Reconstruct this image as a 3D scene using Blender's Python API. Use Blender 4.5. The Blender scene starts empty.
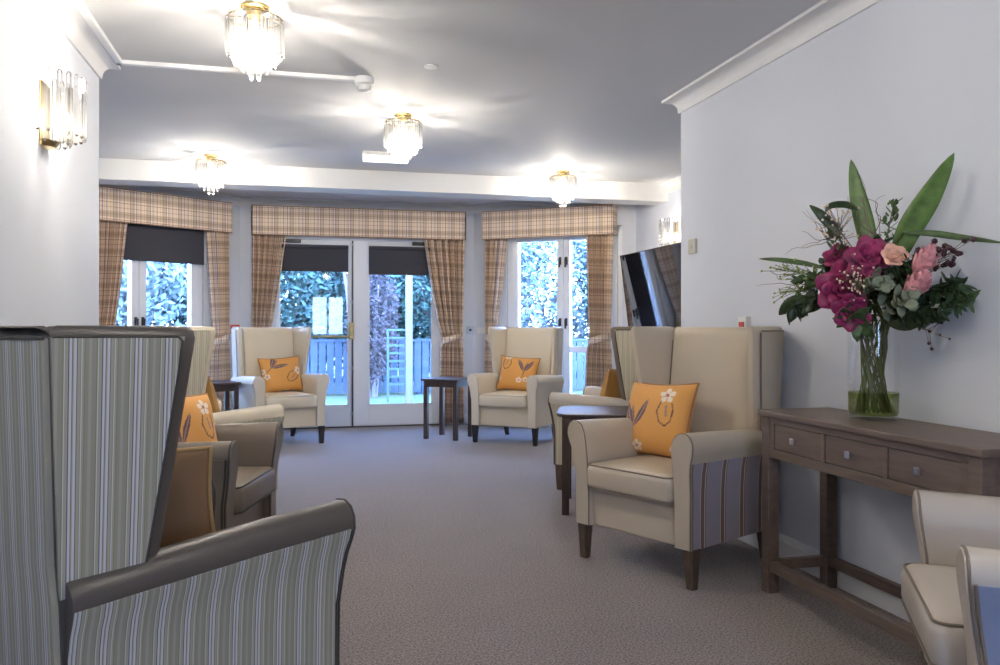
import bpy, bmesh, math, random
from mathutils import Vector, Matrix
random.seed(7)
S = bpy.context.scene
C = S.collection
PI = math.pi

# ------------------------------------------------------------------ camera
YAW = math.atan(199 / 810)
cam_d = bpy.data.cameras.new('camera')
cam = bpy.data.objects.new('camera', cam_d); C.objects.link(cam)
cam.location = (0, 0, 1.15)
cam.rotation_euler = (PI / 2, 0, -YAW)
cam_d.sensor_width = 36; cam_d.lens = 36 * 0.810
cam_d.shift_y = -5.5 / 1000
cam_d.clip_start = 0.05
S.camera = cam

# ------------------------------------------------------------------ world, light, exposure
S.view_settings.view_transform = 'Standard'
S.view_settings.look = 'None'
S.view_settings.gamma = 1
S.view_settings.use_curve_mapping = False
S.view_settings.exposure = 1.36
w = bpy.data.worlds.new('world'); S.world = w; w.use_nodes = True
wn = w.node_tree.nodes; wl = w.node_tree.links
bg = wn['Background']
tcw = wn.new('ShaderNodeTexCoord'); sp = wn.new('ShaderNodeSeparateXYZ'); cr = wn.new('ShaderNodeValToRGB')
wl.new(tcw.outputs['Generated'], sp.inputs[0]); wl.new(sp.outputs['Z'], cr.inputs[0]); wl.new(cr.outputs[0], bg.inputs[0])
cr.color_ramp.elements[0].position = 0.0; cr.color_ramp.elements[0].color = (0.42, 0.62, 1.0, 1)
cr.color_ramp.elements[1].position = 0.6; cr.color_ramp.elements[1].color = (0.22, 0.40, 1.0, 1)
bg.inputs[1].default_value = 13.0
BULB = 470.0

def portal(name, loc, normal, sx, sy):
    l = bpy.data.lights.new(name, 'AREA'); l.shape = 'RECTANGLE'; l.size = sx; l.size_y = sy
    l.cycles.is_portal = True
    o = bpy.data.objects.new(name, l); C.objects.link(o); o.location = loc
    o.rotation_euler = Vector(normal).to_track_quat('-Z', 'Y').to_euler()

# ------------------------------------------------------------------ materials
def mat(name, col, rough=0.6, metal=0.0, spec=0.5, sheen=0.0, coat=0.0, bump=0.0, bscale=200, var=0.0, vscale=8, alpha=None):
    m = bpy.data.materials.new(name); m.use_nodes = True
    nt = m.node_tree; b = nt.nodes['Principled BSDF']
    b.inputs['Base Color'].default_value = (*col, 1)
    b.inputs['Roughness'].default_value = rough
    b.inputs['Metallic'].default_value = metal
    b.inputs['Specular IOR Level'].default_value = spec
    b.inputs['Sheen Weight'].default_value = sheen
    b.inputs['Coat Weight'].default_value = coat
    tc = nt.nodes.new('ShaderNodeTexCoord')
    if var > 0:
        n = nt.nodes.new('ShaderNodeTexNoise'); n.inputs['Scale'].default_value = vscale; n.inputs['Detail'].default_value = 5
        r = nt.nodes.new('ShaderNodeValToRGB')
        r.color_ramp.elements[0].position = 0.3; r.color_ramp.elements[1].position = 0.7
        r.color_ramp.elements[0].color = (*[c * (1 - var) for c in col], 1)
        r.color_ramp.elements[1].color = (*[min(1, c * (1 + var)) for c in col], 1)
        nt.links.new(tc.outputs['Object'], n.inputs['Vector']); nt.links.new(n.outputs['Fac'], r.inputs[0])
        nt.links.new(r.outputs[0], b.inputs['Base Color'])
    if bump > 0:
        n2 = nt.nodes.new('ShaderNodeTexNoise'); n2.inputs['Scale'].default_value = bscale; n2.inputs['Detail'].default_value = 3
        bp = nt.nodes.new('ShaderNodeBump'); bp.inputs['Strength'].default_value = bump; bp.inputs['Distance'].default_value = 0.004
        nt.links.new(tc.outputs['Object'], n2.inputs['Vector']); nt.links.new(n2.outputs['Fac'], bp.inputs['Height'])
        nt.links.new(bp.outputs[0], b.inputs['Normal'])
    return m

def emit(name, col, st):
    m = bpy.data.materials.new(name); m.use_nodes = True; nt = m.node_tree
    for n in list(nt.nodes): nt.nodes.remove(n)
    e = nt.nodes.new('ShaderNodeEmission'); o = nt.nodes.new('ShaderNodeOutputMaterial')
    e.inputs[0].default_value = (*col, 1); e.inputs[1].default_value = st
    nt.links.new(e.outputs[0], o.inputs[0]); return m

def clear(name, tint=(1, 1, 1), ior=1.45, rough=0.02, base=0.0, glossc=(1, 1, 1), k=1.0):
    """clear glass: transmits straight on, reflects by Fresnel"""
    m = bpy.data.materials.new(name); m.use_nodes = True; nt = m.node_tree
    for n in list(nt.nodes): nt.nodes.remove(n)
    t = nt.nodes.new('ShaderNodeBsdfTransparent'); g = nt.nodes.new('ShaderNodeBsdfGlossy')
    f = nt.nodes.new('ShaderNodeFresnel'); mx = nt.nodes.new('ShaderNodeMixShader'); o = nt.nodes.new('ShaderNodeOutputMaterial')
    ad = nt.nodes.new('ShaderNodeMath'); ad.operation = 'ADD'; ad.use_clamp = True; ad.inputs[1].default_value = base
    t.inputs[0].default_value = (*tint, 1); g.inputs[0].default_value = (*glossc, 1); g.inputs['Roughness'].default_value = rough
    f.inputs[0].default_value = ior
    mk = nt.nodes.new('ShaderNodeMath'); mk.operation = 'MULTIPLY'; mk.inputs[1].default_value = k; nt.links.new(f.outputs[0], mk.inputs[0]); nt.links.new(mk.outputs[0], ad.inputs[0]); nt.links.new(ad.outputs[0], mx.inputs[0])
    nt.links.new(t.outputs[0], mx.inputs[1]); nt.links.new(g.outputs[0], mx.inputs[2]); nt.links.new(mx.outputs[0], o.inputs[0])
    return m

def ramp_node(nt, stops):
    r = nt.nodes.new('ShaderNodeValToRGB'); r.color_ramp.interpolation = 'CONSTANT'
    els = r.color_ramp.elements
    els[0].position = 0; els[0].color = (*stops[0][1], 1)
    els.remove(els[1])
    for p, c in stops[1:]:
        e = els.new(p); e.color = (*c, 1)
    return r

def uv_fract(nt, axis, period):
    uv = nt.nodes.new('ShaderNodeUVMap'); uv.uv_map = 'UVMap'
    s = nt.nodes.new('ShaderNodeSeparateXYZ'); nt.links.new(uv.outputs[0], s.inputs[0])
    d = nt.nodes.new('ShaderNodeMath'); d.operation = 'DIVIDE'; d.inputs[1].default_value = period
    nt.links.new(s.outputs[axis], d.inputs[0])
    f = nt.nodes.new('ShaderNodeMath'); f.operation = 'FRACT'; nt.links.new(d.outputs[0], f.inputs[0])
    return f

def stripes(name, period, stops, rough=0.85):
    m = mat(name, (.5, .5, .5), rough, bump=0.15, bscale=900); nt = m.node_tree; b = nt.nodes['Principled BSDF']
    f = uv_fract(nt, 0, period); r = ramp_node(nt, stops)
    nt.links.new(f.outputs[0], r.inputs[0]); nt.links.new(r.outputs[0], b.inputs['Base Color'])
    b.inputs['Sheen Weight'].default_value = 0.1
    return m

def plaid(name, period, us, vs):
    m = mat(name, (.5, .5, .5), 0.9); nt = m.node_tree; b = nt.nodes['Principled BSDF']
    f1 = uv_fract(nt, 0, period); r1 = ramp_node(nt, us); nt.links.new(f1.outputs[0], r1.inputs[0])
    f2 = uv_fract(nt, 1, period); r2 = ramp_node(nt, vs); nt.links.new(f2.outputs[0], r2.inputs[0])
    mx = nt.nodes.new('ShaderNodeMix'); mx.data_type = 'RGBA'; mx.blend_type = 'MULTIPLY'; mx.inputs[0].default_value = 1
    nt.links.new(r1.outputs[0], mx.inputs[6]); nt.links.new(r2.outputs[0], mx.inputs[7])
    nt.links.new(mx.outputs[2], b.inputs['Base Color'])
    return m

def attr_mat(name, rough=0.7):
    m = mat(name, (1, 1, 1), rough, bump=0.08, bscale=700); nt = m.node_tree; b = nt.nodes['Principled BSDF']
    a = nt.nodes.new('ShaderNodeVertexColor'); a.layer_name = 'Col'
    nt.links.new(a.outputs[0], b.inputs['Base Color']); b.inputs['Sheen Weight'].default_value = 0.1
    return m

def wood(name, c1, c2, sc=(30, 30, 3)):
    m = mat(name, c1, 0.42, spec=0.4); nt = m.node_tree; b = nt.nodes['Principled BSDF']
    tc = nt.nodes.new('ShaderNodeTexCoord'); mp = nt.nodes.new('ShaderNodeMapping'); mp.inputs['Scale'].default_value = sc
    n = nt.nodes.new('ShaderNodeTexNoise'); n.inputs['Scale'].default_value = 4; n.inputs['Detail'].default_value = 6; n.inputs['Distortion'].default_value = .6
    r = nt.nodes.new('ShaderNodeValToRGB')
    r.color_ramp.elements[0].position = .35; r.color_ramp.elements[0].color = (*c1, 1)
    r.color_ramp.elements[1].position = .65; r.color_ramp.elements[1].color = (*c2, 1)
    nt.links.new(tc.outputs['Object'], mp.inputs[0]); nt.links.new(mp.outputs[0], n.inputs['Vector'])
    nt.links.new(n.outputs[0], r.inputs[0]); nt.links.new(r.outputs[0], b.inputs['Base Color'])
    return m

M = {}
M['wall'] = mat('wall_paint', (.66, .69, .755), .75, bump=.03, bscale=120)
M['ceil'] = mat('ceiling_paint', (.60, .61, .63), .8, bump=.03, bscale=90)
M['white'] = mat('white_gloss_paint', (.80, .80, .80), .35)
M['trim'] = mat('cornice_paint', (.74, .74, .74), .5)
M['upvc'] = mat('white_frame_paint', (.80, .82, .86), .3)
M['cream'] = mat('cream_leather', (.68, .60, .46), .38, bump=.12, bscale=260)
M['creamlite'] = mat('pale_cream_leather', (.72, .65, .52), .38, bump=.12, bscale=260)
M['taupe'] = mat('taupe_leather', (.52, .44, .335), .36, bump=.15, bscale=260)
M['greytaupe'] = mat('grey_taupe_leather', (.46, .41, .355), .4, bump=.15, bscale=260)
M['brown'] = mat('brown_leather', (.17, .135, .10), .34, bump=.15, bscale=260)
M['dkbrown'] = mat('dark_brown_leather', (.085, .071, .062), .34, bump=.15, bscale=260)
M['pipe_d'] = mat('dark_piping', (.05, .042, .035), .5)
M['pipe_t'] = mat('taupe_piping', (.20, .16, .12), .5)
M['pipe_c'] = mat('cream_piping', (.52, .46, .37), .5)
M['leg'] = wood('leg_wood', (.075, .050, .035), (.13, .09, .062))
M['dleg'] = wood('dark_leg_wood', (.022, .018, .018), (.045, .035, .03))
M['console'] = wood('console_wood', (.125, .09, .072), (.165, .12, .098), (6, 1.2, 14))
M['tablewood'] = wood('side_table_wood', (.045, .030, .028), (.085, .058, .05))
M['chrome'] = mat('chrome', (.75, .75, .78), .15, 1)
M['brass'] = mat('brass', (.72, .55, .26), .22, 1)
M['abrass'] = mat('aged_brass', (.42, .33, .16), .35, 1)
M['black'] = mat('black_plastic', (.02, .02, .022), .35)
M['screen'] = mat('glossy_screen', (.004, .004, .006), .04, spec=.9, coat=1)
M['blind'] = mat('charcoal_blind_cloth', (.055, .055, .068), .85)
M['glass'] = clear('window_glass', (.97, .985, 1))
M['vglass'] = clear('vase_glass', (.985, .99, .99), 1.4, base=.012, k=.30)
M['water'] = clear('vase_water', (.66, .74, .36), 1.33, base=.02, k=.4)
M['crystal'] = clear('crystal_glass', (.97, .97, .97), 1.5, .08, base=.05)
def frosted_part(m, k):
    nt = m.node_tree; o = [n for n in nt.nodes if n.type == 'OUTPUT_MATERIAL'][0]; src = o.inputs[0].links[0].from_socket
    tr = nt.nodes.new('ShaderNodeBsdfTranslucent'); tr.inputs[0].default_value = (.95, .95, .95, 1); mx = nt.nodes.new('ShaderNodeMixShader'); mx.inputs[0].default_value = k
    nt.links.new(src, mx.inputs[1]); nt.links.new(tr.outputs[0], mx.inputs[2]); nt.links.new(mx.outputs[0], o.inputs[0])
frosted_part(M['crystal'], .015)
M['bulb'] = emit('lit_bulb', (1.0, .91, .78), BULB)
M['wbulb'] = emit('lit_wall_bulb', (1.0, .91, .78), BULB * .25)
M['emlight'] = emit('lit_emergency_diffuser', (.9, .95, 1.0), 1.1)
M['plastic'] = mat('white_plastic', (.80, .80, .78), .4)
M['bplastic'] = mat('beige_plastic', (.58, .56, .48), .4)
M['red'] = mat('red_plastic', (.65, .07, .03), .4)
M['steel'] = mat('brushed_steel', (.45, .46, .48), .35, 1)
cs = (.34, .315, .245); lb = (.52, .52, .52); nv = (.085, .085, .14); ol = (.22, .225, .12); tn = (.27, .255, .21)
M['st_blue'] = stripes('blue_grey_stripe_cloth', .062, [(0, tn), (.10, ol), (.13, cs), (.19, lb), (.22, ol), (.24, cs), (.33, nv), (.355, lb), (.43, cs), (.47, nv), (.49, lb), (.57, nv), (.60, cs), (.70, lb), (.73, ol), (.77, tn), (.90, cs)])
cr1 = (.66, .60, .44); cr2 = (.48, .44, .33); cr3 = (.34, .33, .30)
M['st_cream'] = stripes('cream_stripe_cloth', .034, [(0, cr1), (.30, cr3), (.36, cr1), (.55, cr2), (.75, cr1), (.88, cr3), (.93, cr2)])
lv = (.30, .27, .31); br = (.17, .10, .075); lc = (.58, .50, .44)
M['st_lav'] = stripes('lavender_brown_stripe_cloth', .150, [(0, lv), (.38, lc), (.41, br), (.58, lc), (.62, br), (.66, lv)])
M['bluecloth'] = mat('slate_blue_vinyl', (.24, .28, .40), .4, bump=.1, bscale=200)
t0 = (.92, .75, .57); t1 = (.5, .38, .28); t2 = (.24, .14, .17); t3 = (.26, .24, .44); t4 = (.72, .57, .42)
M['plaid'] = plaid('tan_plaid_cloth', .165,
    [(0, t0), (.08, t2), (.11, t0), (.22, t4), (.25, t0), (.33, t3), (.37, t0), (.50, t2), (.525, t4), (.72, t2), (.745, t0), (.86, t4), (.90, t0)],
    [(0, (1, 1, 1)), (.10, (.55, .50, .52)), (.14, (1, 1, 1)), (.26, (.76, .72, .68)), (.42, (.58, .52, .50)), (.46, (.76, .72, .68)), (.60, (1, 1, 1)), (.82, (.62, .56, .6)), (.85, (1, 1, 1))])
M['cush'] = attr_mat('orange_print_cloth')
M['mustard'] = mat('mustard_cloth', (.42, .21, .04), .7)
M['bronze'] = mat('bronze_cloth', (.21, .115, .045), .55)
M['gold_pipe'] = mat('gold_piping', (.42, .26, .10), .5)
M['orange_pipe'] = mat('rust_piping', (.33, .15, .05), .5)
M['magenta'] = mat('magenta_petal', (.27, .014, .09), .5, var=.45, vscale=40, sheen=.2)
M['magenta2'] = mat('deep_magenta_petal', (.18, .008, .06), .5, var=.3, vscale=40)
M['peach'] = mat('peach_petal', (.72, .40, .30), .5, var=.15, vscale=40)
M['pinkp'] = mat('protea_petal', (.62, .27, .29), .5, var=.25, vscale=30)
M['leafg'] = mat('broad_leaf_green', (.085, .16, .035), .4, var=.3, vscale=25)
M['leafd'] = mat('dark_leaf_green', (.022, .045, .014), .35, var=.4, vscale=25)
M['leafm'] = mat('mid_leaf_green', (.07, .12, .04), .5, var=.3, vscale=25)
M['leafs'] = mat('sage_leaf_green', (.17, .20, .13), .6, var=.2, vscale=25)
M['lime'] = mat('lime_bud_green', (.30, .40, .12), .6)
M['stemg'] = mat('stem_green', (.10, .13, .03), .45, var=.3, vscale=30)
M['twig'] = mat('brown_twig', (.14, .09, .06), .7)
M['blossom'] = mat('cream_blossom', (.72, .58, .45), .6)
M['berry'] = mat('maroon_berry', (.045, .008, .018), .35)
M['concrete'] = mat('pale_paving', (.2, .2, .2), .9, var=.15, vscale=6)

def carpet_mat():
    m = mat('speckled_carpet', (.2, .18, .17), .95, spec=.1, sheen=.35); nt = m.node_tree; b = nt.nodes['Principled BSDF']
    tc = nt.nodes.new('ShaderNodeTexCoord')
    n = nt.nodes.new('ShaderNodeTexNoise'); n.inputs['Scale'].default_value = 120; n.inputs['Detail'].default_value = 3; n.inputs['Roughness'].default_value = .7
    r = nt.nodes.new('ShaderNodeValToRGB')
    r.color_ramp.elements[0].position = .36; r.color_ramp.elements[0].color = (.038, .028, .025, 1)
    r.color_ramp.elements[1].position = .64; r.color_ramp.elements[1].color = (.36, .295, .265, 1)
    n2 = nt.nodes.new('ShaderNodeTexNoise'); n2.inputs['Scale'].default_value = 3
    r2 = nt.nodes.new('ShaderNodeValToRGB'); r2.color_ramp.elements[0].color = (.85, .85, .85, 1); r2.color_ramp.elements[1].color = (1.1, 1.1, 1.1, 1)
    mx = nt.nodes.new('ShaderNodeMix'); mx.data_type = 'RGBA'; mx.blend_type = 'MULTIPLY'; mx.inputs[0].default_value = 1
    nt.links.new(tc.outputs['Object'], n.inputs['Vector']); nt.links.new(n.outputs[0], r.inputs[0])
    nt.links.new(tc.outputs['Object'], n2.inputs['Vector']); nt.links.new(n2.outputs[0], r2.inputs[0])
    nt.links.new(r.outputs[0], mx.inputs[6]); nt.links.new(r2.outputs[0], mx.inputs[7]); nt.links.new(mx.outputs[2], b.inputs['Base Color'])
    bp = nt.nodes.new('ShaderNodeBump'); bp.inputs['Strength'].default_value = .6; bp.inputs['Distance'].default_value = .006
    nt.links.new(n.outputs[0], bp.inputs['Height']); nt.links.new(bp.outputs[0], b.inputs['Normal'])
    return m
M['carpet'] = carpet_mat()

# ------------------------------------------------------------------ mesh helpers
def link(name, me, m, parent=None, smooth=None):
    o = bpy.data.objects.new(name, me); C.objects.link(o)
    if m: me.materials.append(m)
    if smooth is not None:
        for p in me.polygons: p.use_smooth = True
        me.set_sharp_from_angle(angle=math.radians(smooth))
    if parent: o.parent = parent
    return o

def tag(o, label, cat, group=None, kind=None):
    o['label'] = label; o['category'] = cat
    if group: o['group'] = group
    if kind: o['kind'] = kind
    return o

def thing(name, label, cat, loc=(0, 0, 0), rz=0, group=None):
    o = bpy.data.objects.new(name, None); C.objects.link(o); o.location = loc; o.rotation_euler = (0, 0, rz)
    o.empty_display_size = .1
    return tag(o, label, cat, group)

class MB:
    """vertex / face collector, with uv per vertex"""
    def __init__(s): s.v = []; s.f = []; s.uv = []
    def add(s, vs, fs, uvs=None):
        b = len(s.v); s.v += [tuple(v) for v in vs]; s.f += [tuple(i + b for i in f) for f in fs]
        s.uv += (uvs if uvs else [(0, 0)] * len(vs)); return s
    def box(s, x0, x1, y0, y1, z0, z1, T=None):
        vs = [(x, y, z) for z in (z0, z1) for y in (y0, y1) for x in (x0, x1)]
        if T: vs = [T(*v) for v in vs]
        fs = [(0, 2, 3, 1), (4, 5, 7, 6), (0, 1, 5, 4), (2, 6, 7, 3), (0, 4, 6, 2), (1, 3, 7, 5)]
        return s.add(vs, fs)
    def loft(s, rings, uvr=None, closed=True, cap=True, T=None):
        n = len(rings[0]); vs = [v for r in rings for v in r]
        if T: vs = [T(*v) for v in vs]
        fs = []
        for i in range(len(rings) - 1):
            for j in range(n if closed else n - 1):
                k = (j + 1) % n
                fs.append((i * n + j, i * n + k, (i + 1) * n + k, (i + 1) * n + j))
        if cap and closed:
            fs.append(tuple(range(n))[::-1]); fs.append(tuple((len(rings) - 1) * n + j for j in range(n)))
        uv = [u for r in uvr for u in r] if uvr else None
        return s.add(vs, fs, uv)
    def tube(s, pts, r, n=6, r1=None, cap=True):
        pts = [Vector(p) for p in pts]; rings = []
        up = Vector((0, 0, 1))
        d0 = (pts[1] - pts[0]).normalized()
        a = d0.cross(up)
        if a.length < .01: a = d0.cross(Vector((1, 0, 0)))
        a.normalize()
        m = len(pts)
        for i, p in enumerate(pts):
            d = (pts[min(i + 1, m - 1)] - pts[max(i - 1, 0)])
            if d.length < 1e-9: d = d0
            d.normalize()
            a = (a - d * a.dot(d))
            if a.length < 1e-6: a = d.orthogonal()
            a.normalize(); b = d.cross(a)
            rr = r if r1 is None else r + (r1 - r) * i / (m - 1)
            rings.append([tuple(p + a * (rr * math.cos(2 * PI * k / n)) + b * (rr * math.sin(2 * PI * k / n))) for k in range(n)])
        return s.loft(rings, cap=cap)
    def ring_tube(s, pts, r, n=6):
        return s.tube(list(pts) + [pts[0]], r, n, cap=False)
    def lathe(s, prof, cx=0, cy=0, n=24, cap=True):
        rings = [[(cx + r * math.cos(2 * PI * k / n), cy + r * math.sin(2 * PI * k / n), z) for k in range(n)] for r, z in prof]
        return s.loft(rings, cap=cap)
    def sphere(s, c, r, n=10, sz=1.0):
        prof = []
        for i in range(n // 2 + 1):
            a = -PI / 2 + PI * i / (n // 2)
            prof.append((max(1e-4, r * math.cos(a)), c[2] + sz * r * math.sin(a)))
        return s.lathe(prof, c[0], c[1], n)
    def build(s, name, m, parent=None, smooth=None, bevel=0, bseg=2, fix=True):
        me = bpy.data.meshes.new(name)
        me.from_pydata(s.v, [], s.f)
        uvl = me.uv_layers.new(name='UVMap')
        for lp in me.loops: uvl.data[lp.index].uv = s.uv[lp.vertex_index]
        if fix:
            bm = bmesh.new(); bm.from_mesh(me)
            bmesh.ops.recalc_face_normals(bm, faces=bm.faces[:])
            if bevel:
                bmesh.ops.bevel(bm, geom=[e for e in bm.edges if len(e.link_faces) == 2 and e.calc_face_angle(0) > .5], offset=bevel, segments=bseg, profile=.5, affect='EDGES', clamp_overlap=True)
            bm.to_mesh(me); bm.free()
        me.update()
        return link(name, me, m, parent, smooth)

def frame(P, d, n):
    """wall frame: s along the wall, o into the room, z up"""
    return lambda s_, o_, z_: (P[0] + d[0] * s_ + n[0] * o_, P[1] + d[1] * s_ + n[1] * o_, z_)
def interp(tab, x):
    if x <= tab[0][0]: return tab[0][1]
    for (a, va), (b, vb) in zip(tab, tab[1:]):
        if x <= b: return va + (vb - va) * (x - a) / (b - a)
    return tab[-1][1]
def rrect(w, d, r, n=4):
    pts = []
    for cx, cy, a0 in ((w - r, d - r, 0), (-w + r, d - r, PI / 2), (-w + r, -d + r, PI), (w - r, -d + r, 3 * PI / 2)):
        for k in range(n + 1):
            a = a0 + PI / 2 * k / n; pts.append((cx + r * math.cos(a), cy + r * math.sin(a)))
    return pts

# ------------------------------------------------------------------ room shell
XL, YL = -1.059, 4.763      # left wall and where it ends
XR, YR = 2.32, 4.674        # right wall and where it ends
HC = 2.588
LP, Ld, Ln = (-.66, 9.45), (-.809, -.588), (.588, -.809)
RP, Rd, Rn = (2.0, 9.45), (.809, -.588), (-.588, -.809)
XS, XW = 3.58, -2.2         # side walls of the wide part
YSR = 9.45 - (XS - 2.0) / .809 * .588
YSL = 9.45 - (-.66 - XW) / .809 * .588
YB = -3.0; XB = 3.2; YN = 1.86

def struct(o): o['kind'] = 'structure'; return o
m = MB(); m.box(XW - .2, XS + .2, YB - .2, 9.6, -.12, 0); struct(m.build('floor', M['carpet']))
m = MB(); m.box(XW - .3, XS + .3, YB - .3, 9.75, HC, HC + .15); struct(m.build('ceiling', M['ceil']))
def wall_box(name, *b):
    m = MB(); m.box(*b); return struct(m.build(name, M['wall']))
wall_box('wall_left', XL - .15, XL, YB, YL, 0, HC)
wall_box('wall_left_return', XW - .15, XL - .15, YL - .15, YL, 0, HC)
wall_box('wall_left_side', XW - .15, XW, YL, YSL + .1, 0, HC)
wall_box('wall_right', XR, XR + .15, YN, YR, 0, HC)
wall_box('wall_right_return', XR + .15, XS + .15, YR - .15, YR, 0, HC)
wall_box('wall_right_side', XS, XS + .15, YR, YSR + .1, 0, HC)
wall_box('wall_right_recess', XR + .15, XB + .15, YN, YN + .15, 0, HC)
wall_box('wall_right_near', XB, XB + .15, YB, YN, 0, HC)

def wall_open(name, F, length, s0, s1, z0, z1, s_start=0.0):
    m = MB()
    m.box(s_start, s0, -.2, 0, 0, HC, F); m.box(s1, length, -.2, 0, 0, HC, F)
    m.box(s0, s1, -.2, 0, z1, HC, F)
    if z0 > 0: m.box(s0, s1, -.2, 0, 0, z0, F)
    return struct(m.build(name, M['wall']))
FL = frame(LP, Ld, Ln); FR = frame(RP, Rd, Rn); FB = frame((-.66, 9.45), (1, 0), (0, -1))
LL = (-.66 - XW) / .809; LR = (XS - 2.0) / .809
WL0, WL1 = .43, 1.83; WR0, WR1 = .42, 1.80
wall_open('wall_bay_left', FL, LL, WL0, WL1, .08, 2.28, -.07)
wall_open('wall_bay_right', FR, LR, WR0, WR1, .08, 2.28, -.07)
DO0, DO1 = .30, 2.30
wall_open('wall_bay_centre', FB, 2.66, DO0, DO1, 0, 2.20)
FN = frame((XL - .15, YB), (1, 0), (0, 1))
wall_open('wall_near', FN, XB - XL + .3, 1.45, 2.35, .9, 2.0)

# ceiling beam in front of the bay
m = MB(); m.box(XW, XS, 7.5, 7.78, 2.41, HC + .01); struct(m.build('beam_ceiling', M['trim'])).name = 'trim_5'

# cornice and skirting swept along the wall lines
PATH = [(XL, YB), (XL, YL), (XW, YL), (XW, YSL), (-.66, 9.45), (2.0, 9.45), (XS, YSR), (XS, YR), (XR, YR), (XR, YN), (XB, YN), (XB, YB)]
def sweep(name, path, prof, m_):
    pts = [Vector((p[0], p[1])) for p in path]; rings = []
    for i, p in enumerate(pts):
        ds = []
        if i > 0: ds.append((pts[i] - pts[i - 1]).normalized())
        if i < len(pts) - 1: ds.append((pts[i + 1] - pts[i]).normalized())
        ns = [Vector((d.y, -d.x)) for d in ds]
        n = sum(ns, Vector((0, 0))).normalized(); k = 1 / max(.3, n.dot(ns[0]))
        rings.append([(p.x + n.x * o * k, p.y + n.y * o * k, z) for o, z in prof])
    mb = MB(); mb.loft(rings); return struct(mb.build(name, m_, smooth=35))
cov = [(0, HC - .095), (.012, HC - .095), (.014, HC - .085)]
for k in range(7):
    a = PI / 2 * k / 6
    cov.append((.078 - .064 * math.cos(a), HC - .085 + .068 * math.sin(a)))
cov += [(.084, HC - .016), (.09, HC - .016), (.09, HC + .002), (0, HC + .002)]
sweep('trim_1', PATH, cov, M['trim'])
sk = [(0, 0), (.018, 0), (.018, .095), (.014, .10), (.014, .108), (.007, .12), (0, .122)]
sweep('baseboard_left', [PATH[0], PATH[1], PATH[2], PATH[3], FL(WL1 + .03, 0, 0)[:2]], sk, M['white'])
sweep('baseboard_right', [FR(WR1 + .0, 0, 0)[:2]] + PATH[6:], sk, M['white'])
sweep('baseboard_bay_left', [FL(WL0 - .03, 0, 0)[:2], PATH[4], (-.66 + DO0 - .03, 9.45)], sk, M['white'])
sweep('baseboard_bay_right', [(-.66 + DO1 + .03, 9.45), PATH[5], FR(WR0 - .03, 0, 0)[:2]], sk, M['white'])
# trunking on the ceiling
m = MB(); m.box(XL + .09, XL + .125, YB, 4.75, HC - .022, HC + .002); m.box(XL + .09, .36, 4.715, 4.75, HC - .022, HC + .002)
struct(m.build('trim_2', M['white'], bevel=.003))

# ------------------------------------------------------------------ windows and doors
def casement(idx, F, s0, s1, label):
    z0, z1 = .08, 2.28; mid = (s0 + s1) / 2
    m = MB()
    m.box(s0, s0 + .06, -.12, -.04, z0, z1, F); m.box(s1 - .06, s1, -.12, -.04, z0, z1, F)
    m.box(s0, s1, -.12, -.04, z0, z0 + .06, F); m.box(s0, s1, -.12, -.04, z1 - .06, z1, F)
    o = struct(m.build('window_%d' % idx, M['upvc'], bevel=.004))
    for a, b in ((s0 + .06, mid), (mid, s1 - .06)):
        q = MB(); t = .075
        q.box(a + .002, a + t, -.11, -.02, z0 + .06, z1 - .06, F); q.box(b - t, b - .002, -.11, -.02, z0 + .06, z1 - .06, F)
        q.box(a + t, b - t, -.11, -.02, z0 + .06, z0 + .16, F); q.box(a + t, b - t, -.11, -.02, z1 - .14, z1 - .06, F)
        q.box(a + t, b - t, -.10, -.03, .86, .93, F)
        sash = q.build('sash', M['upvc'], o, bevel=.004)
        g = MB(); g.box(a + t, b - t, -.068, -.060, z0 + .16, z1 - .14, F); g.build('glass_pane', M['glass'], sash)
        hs = (b - .036) if a < mid - .1 else (a + .036)
        for hz in (1.20, 1.90):
            h = MB(); h.box(hs - .014, hs + .014, -.02, -.008, hz - .04, hz + .05, F)
            h.box(hs - .008, hs + .008, -.008, .02, hz + .02, hz + .035, F); h.box(hs - .010, hs + .010, .012, .026, hz - .07, hz + .035, F)
            h.build('window_handle', M['black'], sash, bevel=.003)
    sl = MB(); sl.box(s0 - .03, s1 + .03, -.04, .03, .055, .08, F); sl.build('window_sill', M['upvc'], o, bevel=.004)
    return o
casement(1, FL, WL0, WL1, ''); casement(2, FR, WR0, WR1, '')

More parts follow.
